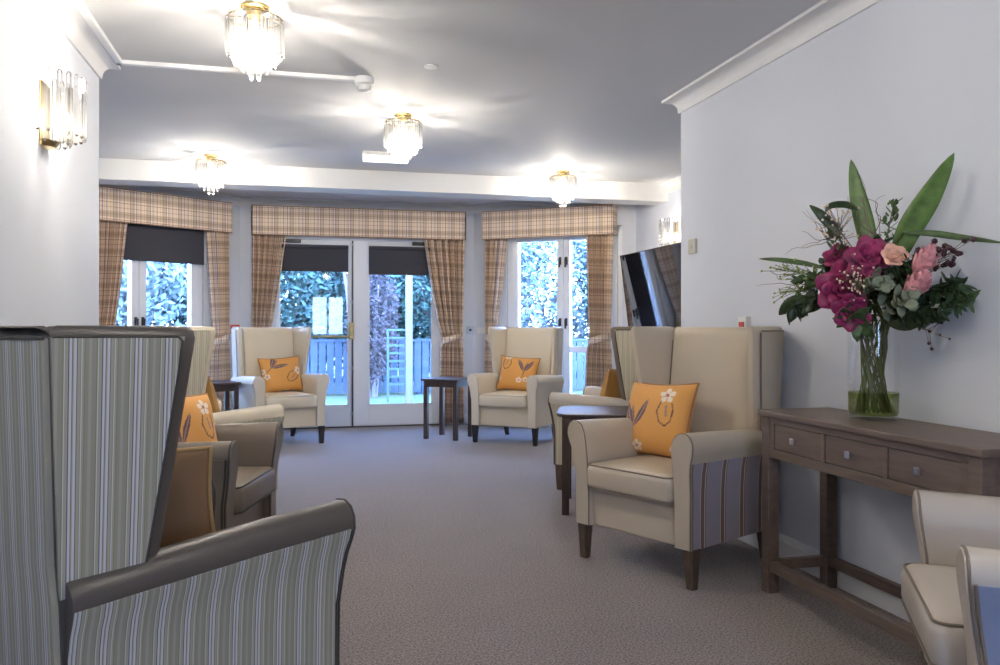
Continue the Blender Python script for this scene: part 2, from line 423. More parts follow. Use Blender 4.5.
def french_door(idx, X0, X1, latch):
    m = MB(); y0, y1 = 9.44, 9.50; z1 = 2.14
    wl_, wr_ = (.115, .022) if latch else (.17, .13)
    # stiles and rails
    lx = X0 + (.10 if latch else .17); rx = X1 - (.035 if latch else .10)
    m.box(X0, lx, y0, y1, .012, z1); m.box(rx, X1, y0, y1, .012, z1)
    m.box(lx, rx, y0, y1, .012, .245); m.box(lx, rx, y0, y1, z1 - .09, z1)
    o = struct(m.build('door_%d' % idx, M['upvc'], bevel=.004))
    b = MB()
    for (a0, a1, c0, c1) in ((lx, lx + .014, .245, z1 - .09), (rx - .014, rx, .245, z1 - .09)):
        b.box(a0, a1, y0 - .006, y0 + .01, c0, c1)
    b.box(lx, rx, y0 - .006, y0 + .01, .245, .259); b.box(lx, rx, y0 - .006, y0 + .01, z1 - .104, z1 - .09)
    b.build('glazing_bead', M['upvc'], o)
    g = MB(); g.box(lx, rx, y0 + .026, y0 + .034, .245, z1 - .09); g.build('glass_pane', M['glass'], o)
    c = MB(); cx0 = (lx + .02) if latch else (rx - .24)
    c.box(cx0, cx0 + .22, y0 - .05, y0 - .001, 2.10, 2.14); c.box(cx0 + .05, cx0 + .075, y0 - .06, y0 - .05, 2.10, 2.12)
    c.build('door_closer', M['black'], o, bevel=.004)
    if latch:
        k = MB(); k.box(X1 - .035, X1 + .025, y0 - .06, y0 - .001, 1.01, 1.20); k.box(X1 - .025, X1 + .015, y0 - .075, y0 - .06, 1.06, 1.16)
        lb_ = k.build('latch_box', M['abrass'], o, bevel=.006)
        p = MB(); p.tube([(X0 + .06, y0 - .075, 1.04), (X1 - .02, y0 - .075, 1.04)], .014, 10); p.box(X0 + .04, X0 + .085, y0 - .08, y0 - .001, 1.0, 1.08)
        p.build('push_bar', M['abrass'], o, smooth=40)
        r = MB(); r.tube([(X1 - .004, y0 - .02, .02), (X1 - .004, y0 - .02, 1.01)], .007, 8); r.tube([(X1 - .004, y0 - .02, 1.20), (X1 - .004, y0 - .02, 2.12)], .007, 8)
        for zz in (.14, .66, 1.42, 2.08): r.box(X1 - .016, X1 + .008, y0 - .03, y0 - .001, zz, zz + .035)
        r.build('latch_rod', M['steel'], o)
    return o
french_door(1, -.34, .565, True); french_door(2, .585, 1.60, False)
m = MB(); m.box(-.36, -.34, 9.42, 9.55, 0, 2.2); m.box(1.60, 1.64, 9.42, 9.55, 0, 2.2); m.box(-.36, 1.64, 9.42, 9.55, 2.145, 2.2)
struct(m.build('trim_3', M['upvc'], bevel=.003))
m = MB(); m.box(-.36, 1.64, 9.40, 9.56, 0, .012); struct(m.build('trim_4', mat('dark_threshold', (.05, .05, .055), .5)))

m = MB(); m.box(.5655, .5845, 9.452, 9.49, .012, 2.14); m.build('meeting_seal', M['black'], bpy.data.objects['door_1'])
def blind(F, s0, s1, o, ztop, zbot, label):
    t = thing('roller_blind', label, 'blind', F((s0 + s1) / 2, o, zbot))
    inv = Vector(t.location)
    G = lambda s_, o_, z_: tuple(Vector(F(s_, o_, z_)) - inv)
    a = MB(); a.box(s0, s1, o - .001, o + .001, zbot, ztop, G); a.build('blind_cloth', M['blind'], t)
    a = MB(); a.tube([G(s0, o + .015, ztop), G(s1, o + .015, ztop)], .022, 10); a.build('blind_roller', M['blind'], t, smooth=40)
    a = MB(); a.box(s0, s1, o - .005, o + .005, zbot - .012, zbot + .004, G); a.build('bottom_bar', M['blind'], t, bevel=.002)
blind(FL, .45, 1.80, .03, 2.20, 1.825, 'wide charcoal roller blind drawn part way down the left bay window')
blind(FB, -.24 + .66, .525 + .66, .045, 2.06, 1.79, 'charcoal roller blind on the left glazed door with the push bar')
blind(FB, .757 + .66, 1.50 + .66, .045, 2.06, 1.765, 'charcoal roller blind on the right glazed door')

# ------------------------------------------------------------------ pelmets and curtains
def pelmet(F, s0, s1, label, o1=.17):
    t = thing('curtain_pelmet', label, 'pelmet', F((s0 + s1) / 2, o1 / 2, 2.165), 0, None)
    inv = Vector(t.location); G = lambda s_, o_, z_: tuple(Vector(F(s_, o_, z_)) - inv)
    pts = [(s0, 0), (s0, o1), (s1, o1), (s1, 0)]; m = MB(); z0, z1 = 2.165, 2.492
    # U-shaped front board, thick
    prev = 0; L = 0; outer = []; 
    segs = [((s0, .002), (s0, o1)), ((s0, o1), (s1, o1)), ((s1, o1), (s1, .002))]
    for (a, b) in segs:
        ln = math.hypot(b[0] - a[0], b[1] - a[1]); dx, dy = (b[0] - a[0]) / ln, (b[1] - a[1]) / ln
        nx, ny = dy, -dx   # inward
        vs = [G(a[0], a[1], z0), G(b[0], b[1], z0), G(b[0], b[1], z1), G(a[0], a[1], z1)]
        k = .014
        ai = (a[0] + nx * k, a[1] + ny * k); bi = (b[0] + nx * k, b[1] + ny * k)
        vs += [G(*ai, z0), G(*bi, z0), G(*bi, z1), G(*ai, z1)]
        uv = [(L, 0), (L + ln, 0), (L + ln, z1 - z0), (L, z1 - z0)] * 2
        m.add(vs, [(0, 1, 2, 3), (5, 4, 7, 6), (0, 4, 5, 1), (3, 2, 6, 7), (0, 3, 7, 4), (1, 5, 6, 2)], uv); L += ln
    m.build('valance', M['plaid'], t)
    q = MB(); q.box(s0 + .014, s1 - .014, .002, o1 - .014, z1 - .02, z1 - .002, G); q.build('top_board', M['white'], t)
    h = MB()
    h.tube([G(s0, o1 + .002, z0 + .004), G(s1, o1 + .002, z0 + .004)], .004, 6); h.tube([G(s0, o1 + .002, z1 - .004), G(s1, o1 + .002, z1 - .004)], .004, 6)
    h.build('piping', M['orange_pipe'], t)
pelmet(FL, .20, 1.66, 'plaid pelmet above the left angled bay window')
pelmet(FB, .13, 2.53, 'long plaid pelmet above the glazed garden doors')
pelmet(FR, .18, 1.74, 'plaid pelmet above the right angled bay window beside the screen')

def curtain(F, outer, tops, tie, bot, label, n=5, oc=.098, zt=2.18, ztie=1.02, W=.9, tie_on=True, oamp=.066):
    """tops/tie/bot: (s_a, s_b) extents of the cloth at the top, tieback and hem"""
    cx = F((bot[0] + bot[1]) / 2, oc, .02); t = thing('curtain', label, 'curtain', cx, 0, None)
    inv = Vector(cx); G = lambda s_, o_, z_: tuple(Vector(F(s_, o_, z_)) - inv)
    zb = .025
    rows = 44; cols = n * 10
    A = [(zb, bot[0]), (ztie - .15, (bot[0] * .6 + tie[0] * .4)), (ztie, tie[0]), (ztie + .1, tie[0] * .85 + tops[0] * .15), ((ztie + zt) / 2, tie[0] * .42 + tops[0] * .58), (zt, tops[0])]
    B = [(zb, bot[1]), (ztie - .15, (bot[1] * .6 + tie[1] * .4)), (ztie, tie[1]), (ztie + .1, tie[1] * .85 + tops[1] * .15), ((ztie + zt) / 2, tie[1] * .42 + tops[1] * .58), (zt, tops[1])]
    rnd = random.Random(int(abs(cx[0] * 1000))); ph = [rnd.uniform(-.35, .35) for _ in range(n + 1)]
    vs = []; uv = []; fs = []
    for i in range(rows + 1):
        z = zb + (zt - zb) * i / rows
        a, b = interp(A, z), interp(B, z)
        k = min(1, abs(z - ztie) / .35); amp = oamp * (.55 + .45 * k)
        for j in range(cols + 1):
            u = j / cols; p = u * n
            w_ = math.sin(2 * PI * p + ph[int(p) % (n + 1)] * k)
            ss = a + (b - a) * (u + .22 / n * math.sin(4 * PI * p) / 2)
            oo = oc + amp * w_ + .008 * math.sin(z * 3 + p)
            vs.append(G(ss, oo, z)); uv.append((u * W, z + .05 * abs(b - a) * u))
    for i in range(rows):
        for j in range(cols):
            q = i * (cols + 1) + j; fs.append((q, q + 1, q + cols + 2, q + cols + 1))
    m = MB(); m.add(vs, fs, uv); c = m.build('curtain_cloth', M['plaid'], t, smooth=80, fix=False)
    md = c.modifiers.new('thick', 'SOLIDIFY'); md.thickness = .004; md.offset = 0
    if tie_on:
        a, b = tie; hw = (b - a) / 2 + .012; mc = (a + b) / 2; rings = []; uvr = []
        for k in range(25):
            an = 2 * PI * k / 24
            s_ = mc + hw * math.cos(an); o_ = oc + .052 * math.sin(an)
            zz = ztie + .035 * math.cos(an) * (1 if outer > 0 else -1)
            rings.append((s_, o_, zz))
        vs = []; uv = []; fs = []
        for k, (s_, o_, zz) in enumerate(rings):
            for r_, (dz, sc) in enumerate(((-.038, 0), (.038, 0))):
                vs.append(G(s_, o_, zz + dz)); uv.append((k * .025, zz + dz))
        for k in range(24): fs.append((2 * k, 2 * k + 2, 2 * k + 3, 2 * k + 1))
        q = MB(); q.add(vs, fs, uv); o2 = q.build('tieback', M['plaid'], t, smooth=60)
        md = o2.modifiers.new('thick', 'SOLIDIFY'); md.thickness = .008
    return t
curtain(FL, 1, (1.32, 1.62), (1.46, 1.64), (1.36, 1.64), 'plaid curtain at the far left edge, half hidden by the wall end')
curtain(FL, -1, (.22, .45), (.20, .37), (.20, .42), 'plaid curtain on the right side of the left bay window', n=4)
curtain(FB, -1, (.13, .50), (.13, .31), (.13, .38), 'plaid curtain left of the garden doors, behind the far left armchair')
curtain(FB, 1, (2.04, 2.53), (2.26, 2.50), (2.22, 2.52), 'plaid curtain tied back right of the garden doors, behind the square side table', n=6)
curtain(FR, -1, (.20, .46), (.20, .30), (.20, .40), 'narrow plaid curtain on the left side of the right bay window', n=4)
curtain(FR, 1, (1.42, 1.72), (1.45, 1.69), (1.40, 1.72), 'plaid curtain tied back right of the right bay window, next to the screen', n=5)

# ------------------------------------------------------------------ armchairs
def arm_ring(y, zt, sgn, grow=0.0):
    base = [(.262, .175), (.262, .34), (.262, .50), (.262, .585), (.268, .625), (.284, .654), (.308, .668), (.338, .67), (.361, .658), (.375, .634), (.377, .606), (.370, .578), (.359, .548), (.350, .50), (.345, .42), (.343, .30), (.343, .175)]
    cx, cz = .31, .43; out = []
    for x, z in base:
        if grow: x = cx + (x - cx) * (1 - grow); z = cz + (z - cz) * (1 - grow * .35)
        if z > .45: z = z + (zt - .67) * (z - .45) / .22
        yy = y
        if y < -.2: yy = y - .028 * max(0, min(1, (z - .42) / .2)) * min(1, (-y - .2) / .14)
        out.append((sgn * x, yy, z))
    return out
ARM_Y = [(-.362, .05), (-.356, .018), (-.345, 0), (-.20, 0), (-.05, 0), (.10, 0), (.25, 0), (.336, 0), (.342, .02)]
def arm_top(y): return interp([(-.36, .688), (-.1, .678), (.15, .664), (.36, .652)], y)

def wingpt(z):
    """outer rear, outer front, inner front, inner rear of a wing at height z (right side)"""
    t = max(0, min(1.05, (z - .56) / .59))
    r = .337 + .038 * (z - .2) / .95
    w_ = .33 + .02 * (z - .2) / .95
    yf = .170 - .085 * t ** .9
    xo = .342 + .046 * t
    f = .225 + .085 * (z - .45) / .7
    return (w_, r), (xo, yf), (xo - .055, yf + .006), (.262, f + .02)
def wing_ring(z, sgn, inset=0.0):
    (x0, y0), (x1, y1), (x2, y2), (x3, y3) = wingpt(z)
    pts = [(x0, y0)]
    for k in range(1, 4): pts.append((x0 + (x1 - x0) * k / 4, y0 + (y1 - y0) * k / 4))
    cx, cy = (x1 + x2) / 2, (y1 + y2) / 2; rr = (x1 - x2) / 2
    pts.append((x1, y1 + .02)); pts.append((x1 - .004, y1 + .004)); pts.append((cx + rr * .45, y1 - .010)); pts.append((cx - rr * .45, y1 - .009)); pts.append((x2 + .004, y2 + .004)); pts.append((x2, y2 + .02))
    pts.append(((x2 + x3) / 2 - .004, (y2 + y3) / 2)); pts.append((x3, y3)); pts.append((x3 + .01, y0 - .02))
    if inset:
        mx = sum(p[0] for p in pts) / len(pts)
        q = []
        for x, y in pts:
            q.append((x + (mx - x) * min(1, inset / .04), y + (.5 * inset if y < .2 else -.5 * inset)))
        pts = q
    return [(sgn * x, y, z) for x, y in pts]

def tubepart(name, pts, r, m_, parent, closed=False):
    q = MB()
    if closed: q.ring_tube(pts, r)
    else: q.tube(pts, r)
    return q.build(name, m_, parent, smooth=60)

def bw(z): return interp([(.2, .344), (.60, .344), (.68, .334), (1.15, .35)], z)
def make_chair(loc, heading, label, leather, arm_m, back_m, side_m, wing_m, pipe, leg_m, side_band=True, group=None, wpanel=None, seat_f=.103):
    hx, hy = heading; rz = math.atan2(hx, -hy)
    t = thing('wingback_armchair', label, 'armchair', (loc[0], loc[1], 0), rz, group)
    # seat base and front rail
    m = MB(); rings = []
    for z, g in ((.175, .004), (.185, 0), (.34, 0), (.362, .006)):
        rings.append([(x, y, z) for x, y in [(-.262, -.325 + g), (.262, -.325 + g), (.262, .33), (-.262, .33)]])
    m.loft(rings); m.build('seat_base', leather, t, bevel=.004)
    # cushion seat
    rings = []
    prof = [(.368, .024), (.376, .006), (.392, 0), (.455, 0), (.473, .004), (.487, .018), (.491, .05), (.497, .12), (.499, .2)]
    for z, g in prof:
        pts = rrect(.258 - g, .285 - g, max(.012, .03 - g * .2), 3)
        rings.append([(x, y - seat_f - (.012 * (1 - (x / .26) ** 2) if y < 0 else 0), z) for x, y in pts])
    m = MB(); m.loft(rings); sc = m.build('seat_cushion', leather, t, smooth=50)
    for zz, g in ((.376, .003), (.481, .008)):
        pts = rrect(.258 - g, .285 - g, .028, 4)
        tubepart('piping', [(x, y - seat_f - (.012 * (1 - (x / .26) ** 2) if y < 0 else 0), zz) for x, y in pts], .0042, pipe, sc, True)
    # arms
    for sg in (-1, 1):
        m = MB(); m.loft([arm_ring(y, arm_top(y), sg, g) for y, g in ARM_Y]); a = m.build('arm', arm_m, t, smooth=45)
        tubepart('piping', [(p[0] * 1.0, p[1] - .001, p[2]) for p in arm_ring(-.354, arm_top(-.354), sg, 0.012)], .0038, pipe, a)
        # outer side panel
        ys = [-.342 + .682 * k / 16 for k in range(17)]
        vs = []; uv = []; fs = []; nn = 0
        for y in ys:
            r = arm_ring(y, arm_top(y), 1)[10 if side_band else 12:]
            nn = len(r)
            for off in (0, .005):
                for (x, yy, z) in r:
                    vs.append((sg * (x + off), yy, max(z, .178))); uv.append((yy + .5, z))
        st = nn * 2
        for i in range(16):
            for j in range(nn - 1):
                b = i * st + nn + j; fs.append((b, b + 1, b + st + 1, b + st))
                b = i * st + j; fs.append((b + 1, b, b + st, b + st + 1))
            for e in (0, nn - 1):
                b = i * st + e; fs.append((b, b + st, b + st + nn, b + nn))
        for i in (0, 16):
            for j in range(nn - 1):
                b = i * st + j; fs.append((b, b + 1, b + 1 + nn, b + nn))
        q = MB(); q.add(vs, fs, uv); q.build('side_panel', side_m, a, smooth=50)
        ring0 = arm_ring(-.344, arm_top(-.344), 1)[10 if side_band else 12:]
        tubepart('side_piping', [(sg * (p[0] + .003), p[1], p[2]) for p in ring0], .0045, pipe, a)
    # backrest body
    rings = []
    def backring(z, g=0):
        f = .225 + .085 * (z - .45) / .7 + g; r = .337 + .038 * (z - .2) / .95 - g; w_ = bw(z) - g
        pts = [(-w_, r), (-w_, f + .06), (-.27, f + .03), (-.255, f)]
        pts += [(-.13, f - .012), (0, f - .016), (.13, f - .012)]
        pts += [(.255, f), (.27, f + .03), (w_, f + .06), (w_, r), (w_ * .5, r + .004), (0, r + .006), (-w_ * .5, r + .004)]
        return [(x, y, z) for x, y in pts]
    for z, g in ((.178, 0), (.45, 0), (.60, 0), (.68, 0), (.85, 0), (1.0, 0), (1.10, 0), (1.128, .001), (1.142, .008), (1.149, .022)): rings.append(backring(z, g))
    m = MB(); m.loft(rings); bk = m.build('backrest', leather, t, smooth=50)
    # rear panel
    vs = []; uv = []; fs = []; nx = 12; zs = [.182, .4, .6, .68, .85, 1.0, 1.128]
    for z in zs:
        r = .337 + .038 * (z - .2) / .95; w_ = bw(z) - .005
        for off in (.0, .012):
            for k in range(nx + 1):
                u = -1 + 2 * k / nx
                vs.append((u * w_, r + off + .006 * (1 - u * u), z)); uv.append((u * .35 + 1.028, z))
    st = 2 * (nx + 1)
    for i in range(len(zs) - 1):
        for k in range(nx):
            b = i * st + nx + 1 + k; fs.append((b, b + st, b + st + 1, b + 1)); b = i * st + k; fs.append((b, b + 1, b + st + 1, b + st))
        for e in (0, nx): b = i * st + e; fs.append((b, b + nx + 1, b + st + nx + 1, b + st))
    for i in (0, len(zs) - 1):
        for k in range(nx): b = i * st + k; fs.append((b, b + 1, b + nx + 2, b + nx + 1))
    q = MB(); q.add(vs, fs, uv); q.build('rear_panel', back_m, bk, smooth=50)
    wz = 1.128; r_ = .337 + .038 * (wz - .2) / .95; ww = .33 + .02 * (wz - .2) / .95
    tubepart('piping', [(-ww + .004, r_ + .011, wz)] + [(ww * (k / 6 - 1), r_ + .012 + .006 * (1 - (k / 6 - 1) ** 2), wz) for k in range(1, 12)] + [(ww - .004, r_ + .011, wz)], .0045, pipe, bk)
    # wings
    for sg in (-1, 1):
        zs = [(.56, 0), (.66, 0), (.78, 0), (.90, 0), (1.02, 0), (1.09, 0), (1.125, .0), (1.141, .007), (1.150, .018), (1.153, .032)]
        m = MB(); m.loft([wing_ring(z, sg, g) for z, g in zs]); wg = m.build('wing', wing_m, t, smooth=50)
        vs = []; uv = []; fs = []; zz = [.615, .72, .83, .95, 1.06, 1.130]; nk = 8
        for z in zz:
            (x0, y0), (x1, y1), _, _ = wingpt(z); y1 += .028; 
            for off in (.0, .006):
                for k in range(nk + 1):
                    u = k / nk; x = x0 + (x1 - x0) * u; y = y0 + (y1 - y0) * u
                    vs.append((sg * (x + off + .0005), y, z)); uv.append((y + .5, z))
        st = 2 * (nk + 1)
        for i in range(len(zz) - 1):
            for k in range(nk):
                b = i * st + nk + 1 + k; fs.append((b, b + st, b + st + 1, b + 1)); b = i * st + k; fs.append((b, b + 1, b + st + 1, b + st))
            for e in (0, nk): b = i * st + e; fs.append((b, b + nk + 1, b + st + nk + 1, b + st))
        for i in (0, len(zz) - 1):
            for k in range(nk): b = i * st + k; fs.append((b, b + 1, b + nk + 2, b + nk + 1))
        q = MB(); q.add(vs, fs, uv); q.build('wing_panel', wpanel or side_m, wg, smooth=50)
        pp = []
        for z in zz[:-1]:
            (x0, y0), (x1, y1), _, _ = wingpt(z); pp.append((sg * (x1 + .004), y1 + .028, z))
        (x0, y0), (x1, y1), _, _ = wingpt(1.11)
        pp += [(sg * (x1 + .004), y1 + .030, 1.120), (sg * (x1 + .003), y1 + .04, 1.130), (sg * (x0 + .004), y0 - .002, 1.131)]
        tubepart('piping', pp, .0048, pipe, wg)
        # seam where the wing meets the inner back
        tubepart('seam', [(sg * .262, .225 + .085 * (z - .45) / .7 + .002, z) for z in (.50, .8, 1.08)], .003, pipe, wg)
    # legs
    for sx, fy in ((-1, 0), (1, 0), (-1, 1), (1, 1)):
        m = MB()
        if not fy:
            a = [(.295, -.345), (.350, -.345), (.350, -.29), (.295, -.29)]; b = [(.305, -.335), (.342, -.335), (.342, -.298), (.305, -.298)]
        else:
            a = [(.255, .28), (.31, .28), (.31, .335), (.255, .335)]; b = [(.252, .33), (.288, .33), (.288, .366), (.252, .366)]
        m.loft([[(sx * x, y, 0.0) for x, y in b], [(sx * x, y, .18) for x, y in a]]); m.build('leg', leg_m, t, bevel=.003)
    return t

A_far = 'wingback_armchair'
def hd(deg): return (math.sin(math.radians(deg)), -math.cos(math.radians(deg)))
c1 = make_chair((1.806, 3.678), (-.897, -.442), 'taupe leather wingback armchair with lavender and brown striped sides beside the console table', M['taupe'], M['taupe'], M['st_lav'], M['st_lav'], M['taupe'], M['pipe_t'], M['leg'], side_band=False, wpanel=M['taupe'])
c3 = make_chair((2.139, 7.956), (-.624, -.782), 'cream leather wingback armchair right of the garden doors, by the square side table', M['cream'], M['creamlite'], M['creamlite'], M['creamlite'], M['cream'], M['pipe_c'], M['dleg'])
c4 = make_chair((-.218, 8.386), (.357, -.934), 'cream leather wingback armchair left of the garden doors, facing into the room', M['cream'], M['creamlite'], M['creamlite'], M['creamlite'], M['creamlite'], M['pipe_c'], M['dleg'])
c2 = make_chair((2.233, 5.495), (-.74, .67), 'cream striped wingback armchair seen side-on behind the taupe armchair and rounded table', M['creamlite'], M['greytaupe'], M['st_cream'], M['st_cream'], M['brown'], M['brown'] and M['pipe_d'], M['leg'])
c5 = make_chair((-.63, 5.07), (.78, .62), 'cream striped wingback armchair behind the brown leather one on the left', M['cream'], M['cream'], M['st_cream'], M['st_cream'], M['cream'], M['pipe_c'], M['leg'])
c6 = make_chair((-.555, 3.86), (.967, -.254), 'brown leather wingback armchair in the middle of the left row', M['brown'], M['brown'], M['brown'], M['brown'], M['brown'], M['pipe_d'], M['dleg'])
c7 = make_chair((-.396, 2.232), (.78, .62), 'large foreground armchair with blue-grey striped back and dark brown leather trim, seen from behind', M['dkbrown'], M['dkbrown'], M['st_blue'], M['st_blue'], M['dkbrown'], M['pipe_d'], M['dleg'])
c8 = make_chair((1.918, 1.555), (-.84, .543), 'taupe leather armchair with slate blue sides, cut off at the bottom right corner', M['greytaupe'], M['greytaupe'], M['bluecloth'], M['bluecloth'], M['greytaupe'], M['pipe_t'], M['leg'], seat_f=.15); c8.scale = (1, 1, .968)

# ------------------------------------------------------------------ cushions
def seg_d(px, py, a, b):
    ax, ay = a; bx, by = b; dx, dy = bx - ax, by - ay
    t = max(0, min(1, ((px - ax) * dx + (py - ay) * dy) / (dx * dx + dy * dy + 1e-9)))
    return math.hypot(px - ax - t * dx, py - ay - t * dy), t
def print_col(u, v, base):
    """flower and leaf print, u,v in -1..1"""
    def leaf(a, b, w, c):
        d, t = seg_d(u, v, a, b)
        return c if d < w * math.sin(PI * min(1, max(0, .06 + .94 * t))) ** .8 else None
    pur = (.12, .06, .075); gry = (.30, .20, .16); wht = (.80, .68, .55); ln = (.10, .05, .03)
    for a, b, w in (((-.50, -.28), (-.92, .42), .10), ((-.50, -.28), (-.62, .30), .06), ((-.46, -.28), (-.10, .48), .09)):
        r = leaf(a, b, w, pur)
        if r:
            d, t = seg_d(u, v, a, b)
            return gry if d < .022 else r
    if seg_d(u, v, (-.48, -.28), (-.44, -.62))[0] < .016: return ln
    # flower, top right
    for cx, cy, R in ((.42, .60, .22), (-.62, -.74, .15), (-.28, -.80, .17)):
        dx, dy = u - cx, v - cy; r = math.hypot(dx, dy); an = math.atan2(dy, dx)
        if r < R * (.62 + .38 * abs(math.sin(2.5 * an + cx * 9))):
            return (.45, .12, .05) if r < R * .22 else ((.40, .24, .20) if abs(math.sin(2.5 * an + cx * 9)) < .18 else wht)
    path = [(.30, .45), (.22, .15), (.34, -.12), (.52, -.22), (.64, -.08), (.66, .2), (.60, .38)]
    for a, b in zip(path, path[1:]):
        if seg_d(u, v, a, b)[0] < .018: return ln
    if seg_d(u, v, (.45, .3), (.50, .05))[0] < .03: return gry
    if seg_d(u, v, (.88, -.55), (.74, -.82))[0] < .045: return wht
    return base
def cushion_mesh(base, size=.21, th=.062, N=84, printed=True, fn=None):
    fn = fn or (lambda u, v: (u, v))
    vs = []; fs = []; cols = []
    for sd in (1, -1):
        b0 = len(vs)
        for i in range(N + 1):
            for j in range(N + 1):
                u = -1 + 2 * j / N; v = -1 + 2 * i / N
                pinch = 1 - .085 * (1 - v * v) * abs(u) ** 3; pinch2 = 1 - .085 * (1 - u * u) * abs(v) ** 3
                h = th * (max(0, (1 - u ** 4) * (1 - v ** 4))) ** .55
                h += .004 * math.sin(5 * u + 3 * v) * (1 - u * u) * (1 - v * v)
                vs.append((u * size * pinch, sd * -h, v * size * .86 * pinch2))
                cols.append(print_col(*fn(u if sd > 0 else -u, v), base) if printed else base)
        for i in range(N):
            for j in range(N):
                q = b0 + i * (N + 1) + j; f = (q, q + 1, q + N + 2, q + N + 1)
                fs.append(f if sd > 0 else f[::-1])
    me = bpy.data.meshes.new('cushion'); me.from_pydata(vs, [], fs)
    at = me.color_attributes.new('Col', 'FLOAT_COLOR', 'POINT')
    for i, c in enumerate(cols): at.data[i].color = (*c, 1)
    bm = bmesh.new(); bm.from_mesh(me); bmesh.ops.remove_doubles(bm, verts=bm.verts[:], dist=.0002); bm.to_mesh(me); bm.free()
    edge = []
    for k in range(80):
        p = k / 20; sd = int(p); f = p - sd; q = -1 + 2 * f
        u, v = ((q, -1), (1, q), (-q, 1), (-1, -q))[sd]
        edge.append((u * size * (1 - .085 * (1 - v * v) * abs(u) ** 3), 0, v * size * .86 * (1 - .085 * (1 - u * u) * abs(v) ** 3)))
    return me, edge
ORANGE = (.68, .32, .075)
me_print, edge_ = cushion_mesh(ORANGE)
me_print2, _ = cushion_mesh(ORANGE, fn=lambda u, v: (.62 * u * .9 - .78 * v * .9 + .05, .78 * u + .62 * v - .12))
me_print3, _ = cushion_mesh(ORANGE, fn=lambda u, v: (-u - .12, v - .38))
me_must, _ = cushion_mesh((.42, .21, .045), N=28, printed=False)
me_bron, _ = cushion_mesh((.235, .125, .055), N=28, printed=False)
def cushion(chair, lx, ly, lz, tilt, roll, spin, me, pm, label, size=1.0):
    o = bpy.data.objects.new('cushion', me.copy()); C.objects.link(o); o.data.materials.append(M['cush'])
    for p in o.data.polygons: p.use_smooth = True
    tag(o, label, 'cushion', 'scatter cushions on the armchairs')
    R = Matrix.Rotation(chair.rotation_euler[2], 4, 'Z')
    mt = Matrix.Translation(chair.location) @ R @ Matrix.Translation((lx, ly, lz)) @ Matrix.Rotation(spin, 4, 'Z') @ Matrix.Rotation(tilt, 4, 'X') @ Matrix.Rotation(roll, 4, 'Y') @ Matrix.Scale(size, 4)
    o.matrix_world = mt
    q = MB(); q.ring_tube(edge_, .006); q.build('piping', pm, o, smooth=60)
    return o
r_ = math.radians
cushion(c1, -.165, .055, .675, r_(-17), r_(-2), r_(-6), me_print, M['orange_pipe'], 'orange floral cushion on the taupe armchair beside the console table', 1.08)
cushion(c3, -.03, .085, .668, r_(-17), r_(4), r_(6), me_print3, M['orange_pipe'], 'orange floral cushion on the cream armchair right of the garden doors')
cushion(c4, .055, .085, .668, r_(-17), r_(-3), r_(-4), me_print2, M['orange_pipe'], 'orange floral cushion on the cream armchair left of the garden doors')
cushion(c6, -.02, -.06, .675, r_(-14), r_(4), r_(-14), me_print, M['orange_pipe'], 'orange floral cushion on the brown leather armchair in the left row')
cushion(c5, .04, -.06, .680, r_(-14), r_(2), r_(0), me_must, M['gold_pipe'], 'plain mustard cushion on the cream striped armchair in the left row')
cushion(c2, .0, -.03, .680, r_(-14), r_(0), r_(0), me_must, M['gold_pipe'], 'bronze cushion peeking past the wing of the striped armchair behind the rounded table')
cushion(c7, .06, -.03, .665, r_(-12), r_(0), r_(32), me_bron, M['gold_pipe'], 'shadowed bronze cushion on the foreground striped armchair')

